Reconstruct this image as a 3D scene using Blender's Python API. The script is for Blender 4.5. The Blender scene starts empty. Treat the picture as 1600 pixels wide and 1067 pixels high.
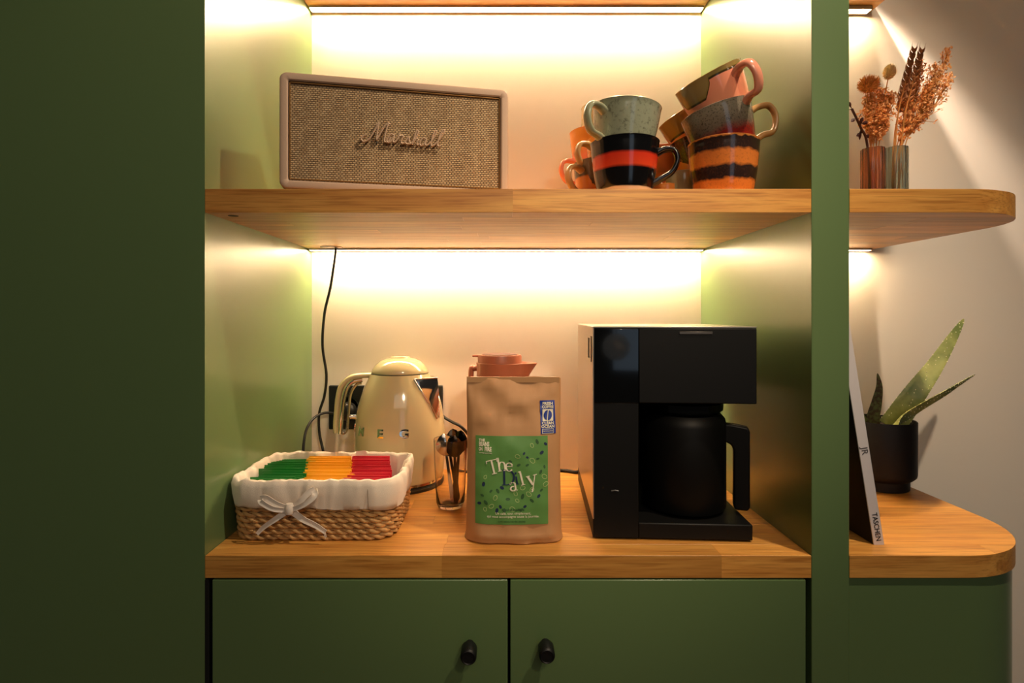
import bpy, bmesh, math, random
from mathutils import Vector, Matrix, noise
random.seed(7)
C = bpy.context.scene.collection
SC = bpy.context.scene
PI = math.pi
# one unit below = 0.86 mm; EYE is the camera height above the floor in those units
K = 0.00086
EYE = 1420.0
ZC = -374.0      # worktop, relative to the eye
ZS = 199.0       # top of the middle shelf
DB = 492.0       # depth of the niche

# ------------------------------------------------------------------ camera, world, lights
def put(o, x, y, z):
    o.location = (x*K, y*K, (z+EYE)*K)
cam_d = bpy.data.cameras.new('camera'); cam = bpy.data.objects.new('camera', cam_d); C.objects.link(cam)
put(cam, 0, -880, 0); cam.rotation_euler = (PI/2, 0, 0)
cam_d.sensor_width = 36; cam_d.lens = 36*880/1600
cam_d.shift_x = (800-786)/1600.0; cam_d.shift_y = -(533.5-494)/1600.0
cam_d.clip_start = 0.01
SC.camera = cam
w = bpy.data.worlds.new('world'); SC.world = w; w.use_nodes = True
w.node_tree.nodes['Background'].inputs[0].default_value = (1.0, 0.86, 0.72, 1)
w.node_tree.nodes['Background'].inputs[1].default_value = 0.02
SC.view_settings.view_transform = 'Standard'; SC.view_settings.look = 'None'
SC.view_settings.gamma = 1; SC.view_settings.use_curve_mapping = False
SC.view_settings.exposure = 0.0
STRIP_COL = (1.0, 0.73, 0.43); STRIP_E = 152.0
def lamp(name, kind, x, y, z, energy, col, aim=None, **kw):
    d = bpy.data.lights.new(name, kind); d.energy = energy; d.color = col
    for k, v in kw.items(): setattr(d, k, v)
    o = bpy.data.objects.new(name, d); C.objects.link(o); put(o, x, y, z)
    if aim:
        v = Vector((aim[0]-x, aim[1]-y, aim[2]-z)); o.rotation_euler = v.to_track_quat('-Z', 'Y').to_euler()
    return o
# ceiling downlight up to the right, the hard key on doors and fronts
lamp('ceiling_spot', 'SPOT', 790, -400, 1420, 62.0, (1.0, 0.80, 0.58), (60, 0, -500), spot_size=1.9, spot_blend=0.6, shadow_soft_size=0.02)
# added fill spot behind the viewer, brightening the fronts inside the niche
lamp('niche_fill_spot', 'SPOT', 650, -1900, 1250, 74.0, (1.0, 0.76, 0.50), (150, 60, 10), spot_size=math.radians(28), spot_blend=1.0, shadow_soft_size=0.06)
# small spot over the rounded shelves, grazing the pale wall
lamp('shelf_spot', 'SPOT', 775, 330, 982, 40.0, (1.0, 0.78, 0.60), (775, 345, 0), spot_size=math.radians(86), spot_blend=0.35, shadow_soft_size=0.006)
# soft room light and a window with cool daylight, both behind the viewer
lamp('room_light', 'AREA', 300, -2300, 1300, 8.0, (1.0, 0.85, 0.70), (100, 0, -100), shape='RECTANGLE', size=1.6, size_y=1.0)
lamp('window_light', 'AREA', 900, -3600, 250, 1.8, (0.62, 0.80, 1.0), (200, 0, 0), shape='RECTANGLE', size=0.75, size_y=1.2)

# ------------------------------------------------------------------ helpers
def lin(c):
    out = []
    for v in c[:3]:
        v /= 255.0
        out.append(v/12.92 if v <= 0.04045 else ((v+0.055)/1.055)**2.4)
    return tuple(out)+(1.0,)
def newmat(name):
    m = bpy.data.materials.new(name); m.use_nodes = True
    nt = m.node_tree; return m, nt, nt.nodes['Principled BSDF']
def N(nt, kind, **kw):
    n = nt.nodes.new(kind)
    for k, v in kw.items():
        if k.startswith('i_'):
            n.inputs[int(k[2:]) if k[2:].isdigit() else k[2:].replace('_', ' ')].default_value = v
        else: setattr(n, k, v)
    return n
def L(nt, a, b): nt.links.new(a, b)
def mat(name, col, rough=0.5, metal=0.0, bump=0.0, bscale=200.0, var=0.0, vscale=6.0, coat=0.0, trans=0.0, ior=1.45, emit=0.0, sheen=0.0):
    m, nt, b = newmat(name)
    c = lin(col)
    b.inputs['Base Color'].default_value = c
    b.inputs['Roughness'].default_value = rough; b.inputs['Metallic'].default_value = metal
    b.inputs['Coat Weight'].default_value = coat; b.inputs['Coat Roughness'].default_value = 0.08
    b.inputs['Transmission Weight'].default_value = trans; b.inputs['IOR'].default_value = ior
    b.inputs['Sheen Weight'].default_value = sheen
    if emit:
        b.inputs['Emission Color'].default_value = c; b.inputs['Emission Strength'].default_value = emit
    tc = N(nt, 'ShaderNodeTexCoord')
    if var:
        n = N(nt, 'ShaderNodeTexNoise', i_Scale=vscale, i_Detail=4.0); L(nt, tc.outputs['Object'], n.inputs['Vector'])
        h = N(nt, 'ShaderNodeMix', data_type='RGBA'); L(nt, n.outputs['Fac'], h.inputs[0])
        h.inputs[6].default_value = tuple(max(0, v*(1-var)) for v in c[:3])+(1,)
        h.inputs[7].default_value = tuple(min(1, v*(1+var)) for v in c[:3])+(1,)
        L(nt, h.outputs[2], b.inputs['Base Color'])
    if bump:
        n = N(nt, 'ShaderNodeTexNoise', i_Scale=bscale, i_Detail=3.0); L(nt, tc.outputs['Object'], n.inputs['Vector'])
        bp = N(nt, 'ShaderNodeBump', i_Strength=bump, i_Distance=0.001); L(nt, n.outputs['Fac'], bp.inputs['Height'])
        L(nt, bp.outputs[0], b.inputs['Normal'])
    return m
def thin(m, amt=0.6):
    nt = m.node_tree; b = nt.nodes['Principled BSDF']; out = nt.nodes['Material Output']
    tr = N(nt, 'ShaderNodeBsdfTranslucent'); tr.inputs[0].default_value = b.inputs['Base Color'].default_value
    mx = N(nt, 'ShaderNodeMixShader'); mx.inputs[0].default_value = amt
    L(nt, b.outputs[0], mx.inputs[1]); L(nt, tr.outputs[0], mx.inputs[2]); L(nt, mx.outputs[0], out.inputs[0]); return m
def wood(name, light, dark):
    m, nt, b = newmat(name)
    tc = N(nt, 'ShaderNodeTexCoord'); oi = N(nt, 'ShaderNodeObjectInfo')
    vm = N(nt, 'ShaderNodeVectorMath', operation='SCALE'); vm.inputs[0].default_value = (7.3, 3.1, 5.7)
    L(nt, oi.outputs['Random'], vm.inputs[3])
    ad = N(nt, 'ShaderNodeVectorMath', operation='ADD'); L(nt, tc.outputs['Object'], ad.inputs[0]); L(nt, vm.outputs[0], ad.inputs[1])
    mp = N(nt, 'ShaderNodeMapping'); mp.inputs['Scale'].default_value = (2.2, 34, 34); L(nt, ad.outputs[0], mp.inputs[0])
    n1 = N(nt, 'ShaderNodeTexNoise', i_Scale=1.6, i_Detail=6.0, i_Distortion=0.9); n1.inputs['Roughness'].default_value = 0.62
    L(nt, mp.outputs[0], n1.inputs['Vector'])
    mp2 = N(nt, 'ShaderNodeMapping'); mp2.inputs['Scale'].default_value = (14, 420, 420); L(nt, ad.outputs[0], mp2.inputs[0])
    n2 = N(nt, 'ShaderNodeTexNoise', i_Scale=1.0, i_Detail=3.0); L(nt, mp2.outputs[0], n2.inputs['Vector'])
    cr = N(nt, 'ShaderNodeValToRGB'); cr.color_ramp.elements[0].position = 0.30; cr.color_ramp.elements[1].position = 0.66
    cr.color_ramp.elements[0].color = lin(dark); cr.color_ramp.elements[1].color = lin(light)
    L(nt, n1.outputs['Fac'], cr.inputs[0])
    mx = N(nt, 'ShaderNodeMix', data_type='RGBA', blend_type='MULTIPLY'); 
    r2 = N(nt, 'ShaderNodeValToRGB'); r2.color_ramp.elements[0].position = 0.34; r2.color_ramp.elements[0].color = (0.62, 0.52, 0.42, 1)
    r2.color_ramp.elements[1].position = 0.5; r2.color_ramp.elements[1].color = (1, 1, 1, 1)
    L(nt, n2.outputs['Fac'], r2.inputs[0]); mx.inputs[0].default_value = 0.7
    L(nt, cr.outputs[0], mx.inputs[6]); L(nt, r2.outputs[0], mx.inputs[7])
    hs = N(nt, 'ShaderNodeHueSaturation'); L(nt, mx.outputs[2], hs.inputs['Color'])
    mr = N(nt, 'ShaderNodeMapRange'); mr.inputs[3].default_value = 0.80; mr.inputs[4].default_value = 1.14
    L(nt, oi.outputs['Random'], mr.inputs[0]); L(nt, mr.outputs[0], hs.inputs['Value'])
    L(nt, hs.outputs[0], b.inputs['Base Color'])
    b.inputs['Roughness'].default_value = 0.38
    bp = N(nt, 'ShaderNodeBump', i_Strength=0.12, i_Distance=0.0006); L(nt, n2.outputs['Fac'], bp.inputs['Height']); L(nt, bp.outputs[0], b.inputs['Normal'])
    return m

class MB:
    def __init__(s): s.v = []; s.f = []; s.m = []; s.mi = 0
    def add(s, vs, fs):
        o = len(s.v); s.v += [tuple(v) for v in vs]
        for f in fs: s.f.append([i+o for i in f]); s.m.append(s.mi)
    def box(s, x0, x1, y0, y1, z0, z1):
        s.add([(x0,y0,z0),(x1,y0,z0),(x1,y1,z0),(x0,y1,z0),(x0,y0,z1),(x1,y0,z1),(x1,y1,z1),(x0,y1,z1)],
              [(0,3,2,1),(4,5,6,7),(0,1,5,4),(1,2,6,5),(2,3,7,6),(3,0,4,7)])
    def loops(s, loops, cap0=True, cap1=True, closed=True):
        n = len(loops[0]); o = len(s.v); fs = []
        for l in loops: s.v += [tuple(p) for p in l]
        for i in range(len(loops)-1):
            for j in range(n if closed else n-1):
                k = (j+1) % n
                fs.append((o+i*n+j, o+i*n+k, o+(i+1)*n+k, o+(i+1)*n+j))
        if cap0: fs.append([o+j for j in range(n)][::-1])
        if cap1: fs.append([o+(len(loops)-1)*n+j for j in range(n)])
        for f in fs: s.f.append(list(f)); s.m.append(s.mi)
    def lathe(s, prof, seg=48, cx=0, cy=0, fn=None, caps=(True, True)):
        ls = []
        for (r, z) in prof:
            l = []
            for j in range(seg):
                a = 2*PI*j/seg; rr = max(r, 0.01)
                if fn: rr = fn(rr, a, z)
                l.append((cx+rr*math.cos(a), cy+rr*math.sin(a), z))
            ls.append(l)
        s.loops(ls, caps[0], caps[1])
    def tube(s, pts, rad, sides=8, flat=1.0, up=(0,0,1), cap=True):
        pts = [Vector(p) for p in pts]; n = len(pts); ls = []
        if not hasattr(rad, '__len__'): rad = [rad]*n
        up = Vector(up)
        prev = None
        for i, p in enumerate(pts):
            t = (pts[min(i+1, n-1)]-pts[max(i-1, 0)])
            if t.length < 1e-9: t = Vector((0,0,1))
            t.normalize()
            if prev is None:
                a = up - t*up.dot(t)
                if a.length < 1e-3: a = Vector((1,0,0)) - t*t.x
            else: a = prev - t*prev.dot(t)
            a.normalize(); prev = a; b = t.cross(a)
            ls.append([p + a*math.cos(2*PI*j/sides)*rad[i] + b*math.sin(2*PI*j/sides)*rad[i]*flat for j in range(sides)])
        s.loops(ls, cap, cap)
    def ico(s, c, rx, ry=None, rz=None, M=None):
        ry = ry or rx; rz = rz or rx
        vs = [(1,0,0),(-1,0,0),(0,1,0),(0,-1,0),(0,0,1),(0,0,-1)]
        fs = [(0,2,4),(2,1,4),(1,3,4),(3,0,4),(2,0,5),(1,2,5),(3,1,5),(0,3,5)]
        out = []
        for v in vs:
            q = Vector((v[0]*rx, v[1]*ry, v[2]*rz))
            if M: q = M @ q
            out.append(q+Vector(c))
        s.add(out, fs)
    def build(s, name, m, parent=None, smooth=False, loc=None, bevel=0, seg=2, sub=0, fix=True):
        me = bpy.data.meshes.new(name)
        me.from_pydata([(x*K, y*K, z*K) for x, y, z in s.v], [], s.f)
        ms = m if isinstance(m, (list, tuple)) else [m]
        for q in ms: me.materials.append(q)
        if len(ms) > 1: me.polygons.foreach_set('material_index', s.m)
        if fix:
            bm = bmesh.new(); bm.from_mesh(me); bmesh.ops.recalc_face_normals(bm, faces=bm.faces); bm.to_mesh(me); bm.free()
        if smooth:
            me.polygons.foreach_set('use_smooth', [True]*len(me.polygons))
            me.set_sharp_from_angle(angle=math.radians(smooth if smooth > 1 else 42))
        me.update()
        o = bpy.data.objects.new(name, me); C.objects.link(o)
        if parent: o.parent = parent
        if loc: put(o, *loc)
        if bevel:
            b = o.modifiers.new('bevel', 'BEVEL'); b.width = bevel*K; b.segments = seg; b.limit_method = 'ANGLE'; b.angle_limit = 0.6
            b.harden_normals = False
            me.polygons.foreach_set('use_smooth', [True]*len(me.polygons)); me.set_sharp_from_angle(angle=math.radians(50))
        if sub:
            b = o.modifiers.new('sub', 'SUBSURF'); b.levels = sub; b.render_levels = sub
        return o
def thing(name, label, cat, loc, rz=0, group=None):
    o = bpy.data.objects.new(name, None); C.objects.link(o); put(o, *loc); o.rotation_euler = (0, 0, rz)
    o.empty_display_size = 0.02
    return tag(o, label, cat, group)
def tag(o, label, cat, group=None):
    o['label'] = label; o['category'] = cat
    if group: o['group'] = group
    return o
def struct(o): o['kind'] = 'structure'; return o
def cat_rom(pts, n=8):
    P = [Vector(p) for p in pts]; out = []
    for i in range(len(P)-1):
        a = P[max(i-1, 0)]; b = P[i]; c = P[i+1]; d = P[min(i+2, len(P)-1)]
        for k in range(n):
            t = k/n
            out.append(0.5*((2*b)+(c-a)*t+(2*a-5*b+4*c-d)*t*t+(3*b-a-3*c+d)*t**3))
    out.append(P[-1]); return out
def text_geo(s, size, align='CENTER', bold=0.0, xs=1.0):
    """outline letters as (verts, faces) in the x/z plane, size in units"""
    cu = bpy.data.curves.new('t', 'FONT'); cu.body = s; cu.size = size; cu.align_x = align; cu.align_y = 'CENTER'
    cu.offset = bold; cu.resolution_u = 3
    o = bpy.data.objects.new('t', cu); C.objects.link(o)
    dg = bpy.context.evaluated_depsgraph_get(); me = o.evaluated_get(dg).to_mesh()
    vs = [(v.co.x*xs, v.co.y) for v in me.vertices]; fs = [list(p.vertices) for p in me.polygons]
    o.evaluated_get(dg).to_mesh_clear(); bpy.data.objects.remove(o); bpy.data.curves.remove(cu)
    return vs, fs
def relief(mb, vs, fs, fn, th):
    """flat 2d geometry mapped by fn(x, z, h) -> 3d, given a thickness th"""
    n = len(vs); o = len(mb.v)
    mb.v += [tuple(fn(x, z, th)) for x, z in vs] + [tuple(fn(x, z, 0)) for x, z in vs]
    cnt = {}
    for f in fs:
        for i in range(len(f)):
            e = (f[i], f[(i+1) % len(f)]); cnt[e] = 1
    for f in fs: mb.f.append([o+i for i in f]); mb.m.append(mb.mi)
    for (a, b) in cnt:
        if (b, a) not in cnt: mb.f.append([o+a, o+n+a, o+n+b, o+b]); mb.m.append(mb.mi)
def ribbon(pts, width):
    """flat ribbon along 2d points -> verts, faces; width number or list"""
    n = len(pts)
    if not hasattr(width, '__len__'): width = [width]*n
    vs = []; fs = []
    for i in range(n):
        a = pts[max(i-1, 0)]; b = pts[min(i+1, n-1)]
        dx, dz = b[0]-a[0], b[1]-a[1]; l = math.hypot(dx, dz) or 1
        nx, nz = -dz/l*width[i]/2, dx/l*width[i]/2
        vs += [(pts[i][0]+nx, pts[i][1]+nz), (pts[i][0]-nx, pts[i][1]-nz)]
    for i in range(n-1): fs.append([2*i, 2*i+1, 2*i+3, 2*i+2])
    return vs, fs

# ------------------------------------------------------------------ shared materials
M_wall = mat('wall_plaster', (230, 221, 208), 0.75, bump=0.05, bscale=120)
M_green = mat('green_paint', (100, 126, 80), 0.30, bump=0.03, bscale=260, coat=0.6)
M_green.node_tree.nodes['Principled BSDF'].inputs['Coat Roughness'].default_value = 0.28
M_dark = mat('dark_gap', (10, 11, 9), 0.8)
M_wood = wood('oiled_oak', (228, 168, 84), (192, 126, 54))
M_black = mat('matte_black', (16, 16, 17), 0.45)
M_gloss = mat('gloss_black', (6, 7, 8), 0.04, coat=0.5)
M_chrome = mat('chrome', (225, 222, 216), 0.07, metal=1)
M_cable = mat('cable_rubber', (18, 15, 12), 0.5)

# ------------------------------------------------------------------ the room
m = MB(); m.box(-1900, 2100, DB, DB+60, -1420, 1500); struct(m.build('wall_back', M_wall, loc=(0,0,0)))
m = MB(); m.box(-1900, 2100, -4200, DB+60, -1450, -1420); struct(m.build('floor', mat('floor_boards', (110, 84, 60), 0.5, var=0.2), loc=(0,0,0)))
m = MB(); m.box(-1900, 2100, -4200, DB+60, 1500, 1540); struct(m.build('ceiling', M_wall, loc=(0,0,0)))

# tall cabinet on the left: its right flank is the niche's left wall
t = thing('tall_cabinet', 'tall dark green cabinet filling the left of the picture', 'cabinet', (-900, 0, -EYE))
m = MB(); m.box(-434, 434, 0, DB, 0, 2915); m.build('carcass', M_green, t)
# upright between the niche and the rounded shelves
t = thing('upright_panel', 'tall green upright panel between niche and rounded shelves', 'panel', (511.5, 0, -EYE))
m = MB(); m.box(-29.5, 29.5, 0, DB, 0, 2915); m.build('panel', M_green, t, bevel=0.8)
# base cabinet with two doors
t = thing('base_cabinet', 'low green two-door cabinet under the wooden worktop', 'cabinet', (8, 0, -EYE))
m = MB(); m.box(-474, 474, 24, DB-6, 70, 1008); m.box(-474, -468, 0, 24, 70, 1008); m.build('carcass', M_dark, t)
m = MB(); m.box(-470, 470, 60, 90, 0, 70); m.build('plinth', M_black, t)
def door(x0, x1, kx, kz, tilt):
    m = MB(); m.box(x0-8, x1-8, 0, 20, 78, -412+EYE); d = m.build('door', M_green, t, bevel=1.2)
    m = MB()
    # knob: a stubby round bar pointing at the room, on a small stem
    def pill(y, r, h):
        l = []
        for j in range(32):
            a = 2*PI*j/32; l.append((kx-8+r*math.cos(a), y, kz+EYE+r*math.sin(a)+(h if math.sin(a) > 0 else -h)))
        return l
    m.loops([pill(0, 7, 0), pill(-12, 7, 0)], True, False)
    m.loops([pill(-10, 11, 0), pill(-12, 12.2, 0), pill(-34, 12.2, 0), pill(-37, 10.5, 0), pill(-37.5, 9.5, 0), pill(-36.5, 8.5, 0)])
    k = m.build('knob', mat('knob_black', (10, 10, 11), 0.5), d, smooth=40)
door(-454.5, 7, -52, -512, 0); door(11.5, 473, 66, -510, 0)

# boards made of glued staves
def clip(poly, axis, val, keep_less):
    out = []; n = len(poly)
    for i in range(n):
        a, b = poly[i], poly[(i+1) % n]
        ia = (a[axis] <= val) if keep_less else (a[axis] >= val)
        ib = (b[axis] <= val) if keep_less else (b[axis] >= val)
        if ia: out.append(a)
        if ia != ib:
            tt = (val-a[axis])/(b[axis]-a[axis]); out.append((a[0]+tt*(b[0]-a[0]), a[1]+tt*(b[1]-a[1])))
    return out
def board(parent, outline, z0, z1, seed, row=44, lmin=330, lmax=620, material=None):
    rnd = random.Random(seed)
    xs = [p[0] for p in outline]; ys = [p[1] for p in outline]
    y = min(ys)
    while y < max(ys)-2:
        y2 = min(y+row, max(ys))
        if max(ys)-y2 < row*0.4: y2 = max(ys)
        x = min(xs) - rnd.uniform(0, lmax*0.8)
        while x < max(xs):
            x2 = x+rnd.uniform(lmin, lmax)
            if max(xs)-x2 < 60: x2 = max(xs)+1
            p = clip(clip(clip(clip(outline, 0, x, False), 0, x2, True), 1, y, False), 1, y2, True)
            if len(p) > 2 and x2 > min(xs)+30:
                cx = sum(q[0] for q in p)/len(p); cy = sum(q[1] for q in p)/len(p); e = 0.45
                def ins(p): return [(q[0]+e*(1 if q[0] < cx else -1), q[1]+e*(1 if q[1] < cy else -1)) for q in p]
                pi = ins(p); m = MB()
                m.loops([[(a, b, z0) for a, b in pi], [(a, b, z0+e) for a, b in p], [(a, b, z1-e) for a, b in p], [(a, b, z1) for a, b in pi]])
                m.build('stave', material or M_wood, parent)
            if x2 <= min(xs)+30: x = x+30; x = min(xs)-5 if x < min(xs) else x; continue
            x = x2
        y = y2
rectn = [(-465.5, 0), (481.5, 0), (481.5, DB), (-465.5, DB)]
def rounded(R, xr):
    o = [(541.5, 0)]
    for k in range(25):
        a = -PI/2 + k/24*PI/2; o.append((xr-R+R*math.cos(a), R+R*math.sin(a)))
    return o+[(xr, DB), (541.5, DB)]
OUT = rounded(165, 893)
def local(poly, ox): return [(a-ox, b) for a, b in poly]
t = thing('worktop', 'wide oak worktop of glued staves carrying kettle and coffee machine', 'worktop', (8, 0, ZC-35))
board(t, local(rectn, 8), 0, 35, 3)
t = thing('rounded_worktop', 'rounded oak worktop end carrying the aloe pot and book', 'worktop', (700, 0, ZC-35))
board(t, local(OUT, 700), 0, 35, 5)
t = thing('niche_shelf', 'thick oak shelf carrying the speaker and the mugs', 'shelf', (8, 0, ZS-37))
board(t, local(rectn, 8), 0, 37, 14)
m = MB(); m.lathe([(26, -1.2), (26, 0.5)], 32, -402-8, 440); m.build('cable_grommet', mat('grommet_wood', (120, 78, 40), 0.5), t)
m = MB(); m.lathe([(8, -0.4), (8, 0.5)], 20, -435-8, 28); m.build('wood_knot', mat('knot_brown', (50, 26, 12), 0.6), t)
t = thing('rounded_shelf', 'rounded oak corner shelf carrying the two flower vases', 'shelf', (700, 0, ZS-37))
board(t, local(OUT, 700), 0, 37, 21)
t = thing('niche_shelf', 'oak shelf at the top edge of the picture, over the speaker', 'shelf', (8, 0, 739))
board(t, local(rectn, 8), 0, 37, 31)
t = thing('rounded_shelf', 'rounded oak corner shelf cut off at the top right', 'shelf', (700, 0, 739))
board(t, local(OUT, 700), 0, 37, 41)
# curved green cabinet under the rounded worktop
t = thing('curved_cabinet', 'green cabinet with a rounded corner under the rounded worktop', 'cabinet', (700, 0, -EYE))
o2 = [(a if i in (0, len(OUT)-1) else a-3, b+(3 if b < 200 else 0)) for i, (a, b) in enumerate(OUT)]
m = MB(); m.loops([[(a-700, b, 0) for a, b in o2], [(a-700, b, 1010.5) for a, b in o2]]); m.build('curved_panel', M_green, t, smooth=40)
# LED strips at the back of each board
M_led = mat('led_diffuser', (255, 255, 255), 0.4)
b = M_led.node_tree.nodes['Principled BSDF']; b.inputs['Emission Color'].default_value = STRIP_COL+(1,); b.inputs['Emission Strength'].default_value = STRIP_E
b.inputs['Base Color'].default_value = (0.5, 0.45, 0.4, 1)
M_alu = mat('aluminium', (200, 200, 198), 0.35, metal=0.6)
def strip(x0, x1, z, label, y1=DB-12, drop=5):
    cx = (x0+x1)/2
    t = thing('led_strip', label, 'strip light', (cx, y1-10, z-drop))
    h = (x1-x0)/2
    m = MB(); m.box(-h, h, -11, -9.2, 0, drop-0.3); m.box(-h, h, 9.2, 11, 0, drop-0.3); m.box(-h, h, -9.2, 9.2, drop-1.5, drop-0.3)
    m.box(-h, -h+1.5, -9.2, 9.2, 0, drop-1.5); m.box(h-1.5, h, -9.2, 9.2, 0, drop-1.5); m.build('housing', M_alu, t)
    m = MB(); m.box(-h+2, h-2, -9, 9, 0.6, drop-2); m.build('diffuser', M_led, t)
strip(-462, 478, 739, 'glowing LED strip under the topmost shelf above the speaker')
strip(-462, 478, ZS-37, 'glowing LED strip under the mug shelf, above the kettle')
strip(545, 900-22, 739, 'short LED strip under the topmost rounded shelf', drop=9)
strip(545, 900-22, ZS-37, 'short LED strip under the rounded shelf, above the aloe')

# ------------------------------------------------------------------ speaker
t = thing('speaker', 'cream loudspeaker with gold woven grille and script logo', 'speaker', (-352, 5, ZS), math.atan2(75, 362))
W, H_, D_ = 369.0, 187.0, 150.0
M_lea = mat('cream_leatherette', (196, 166, 140), 0.55, bump=0.25, bscale=900)
def rrect(x0, x1, z0, z1, r, y, n=6):
    l = []
    for cx, cz, a0 in ((x1-r, z1-r, 0), (x0+r, z1-r, PI/2), (x0+r, z0+r, PI), (x1-r, z0+r, 1.5*PI)):
        for k in range(n+1):
            a = a0+k/n*PI/2; l.append((cx+r*math.cos(a), y, cz+r*math.sin(a)))
    return l
m = MB()
m.loops([rrect(0,W,3,H_,12,D_), rrect(0,W,3,H_,12,4), rrect(1.2,W-1.2,4.2,H_-1.2,11,1.2), rrect(4,W-4,7,H_-4,9,0),
         rrect(11,W-11,14,H_-11,4,1), rrect(13,W-13,16,H_-13,3,3), rrect(13,W-13,16,H_-13,3,12)], True, True)
m.build('cabinet_shell', M_lea, t, smooth=35)
m = MB()
for px_ in (25, W-25):
    for py_ in (20, D_-20): m.lathe([(7, 0), (7, 3.4)], 16, px_, py_)
m.build('rubber_feet', M_black, t)
m = MB()
m.tube(rrect(15.5, W-15.5, 18.5, H_-15.5, 2, 3.5)+[(W-15.5, 3.5, H_-17.5)], 1.0, 6, up=(0,1,0)); m.build('gold_piping', mat('gold_piping', (150, 112, 62), 0.35, metal=0.6), t, smooth=60)
Mg, nt, b = newmat('woven_grille')
tc = N(nt, 'ShaderNodeTexCoord'); mp = N(nt, 'ShaderNodeMapping'); mp.inputs['Rotation'].default_value = (PI/2, 0, 0); mp.inputs['Scale'].default_value = (1, 1, 1)
L(nt, tc.outputs['Object'], mp.inputs[0])
br = N(nt, 'ShaderNodeTexBrick'); L(nt, mp.outputs[0], br.inputs['Vector'])
br.inputs['Color1'].default_value = lin((214, 182, 136)); br.inputs['Color2'].default_value = lin((184, 150, 106)); br.inputs['Mortar'].default_value = lin((62, 42, 26))
br.inputs['Scale'].default_value = 1/K/8.0
br.inputs['Brick Width'].default_value = 0.68; br.inputs['Row Height'].default_value = 0.40; br.inputs['Mortar Size'].default_value = 0.075; br.inputs['Mortar Smooth'].default_value = 0.5
L(nt, br.outputs['Color'], b.inputs['Base Color']); b.inputs['Roughness'].default_value = 0.8
bp = N(nt, 'ShaderNodeBump', i_Strength=0.8, i_Distance=0.0012); bp.invert = True; L(nt, br.outputs['Fac'], bp.inputs['Height']); L(nt, bp.outputs[0], b.inputs['Normal'])
m = MB(); m.loops([rrect(14, W-14, 17, H_-14, 2, 11), rrect(14, W-14, 17, H_-14, 2, 5)]); m.build('grille', Mg, t)
LOGO = [
 [(575,462),(556,470),(548,486),(562,500),(585,490),(605,468),(630,425),(655,385),(643,392),(636,398)],
 [(655,385),(648,420),(640,470),(641,482),(660,450),(690,400),(712,383),(722,388)],
 [(712,383),(700,420),(688,470),(690,492),(712,490),(727,462)],
 [(748,452),(728,446),(710,466),(702,486),(712,496),(730,486),(748,452),(742,480),(748,494),(768,472),(782,440),(784,452),(804,452),(796,470),(790,490),(800,497),(818,482),(836,452),(838,470),(844,488),(832,499),(816,492)],
 [(832,499),(856,490),(884,452),(896,420),(888,414),(876,440),(860,500)],
 [(864,488),(882,466),(895,466),(888,488),(892,500),(908,492)],
 [(948,462),(930,456),(910,476),(906,494),(916,502),(934,490),(948,462),(940,488),(948,500),(972,480),(1000,440),(1012,410),(1000,412),(986,446),(976,486),(984,501),(1008,484),(1040,444),(1062,404),(1050,404),(1030,444),(1018,484),(1024,500),(1040,498)],
]
m = MB()
for st in LOGO:
    pts = [( (x-805)/4*1.045+W/2+8, -0.2, (H_/2+0) - (y-462)/4*1.10) for x, y in st]
    pts = [(p[0], p[1]+ (0 if i % 2 else 0.0), p[2]) for i, p in enumerate(cat_rom(pts, 5))]
    m.tube(pts, 1.7, 6, up=(0,1,0))
o = m.build('script_logo', mat('logo_champagne', (206, 178, 150), 0.4, metal=0.2), t, smooth=60)
m = MB()
for x_ in (150, 190, 235): m.tube([(x_, 0.5, 84), (x_, 6, 84)], 1.4, 6)
m.build('logo_pins', M_black, t)

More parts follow.
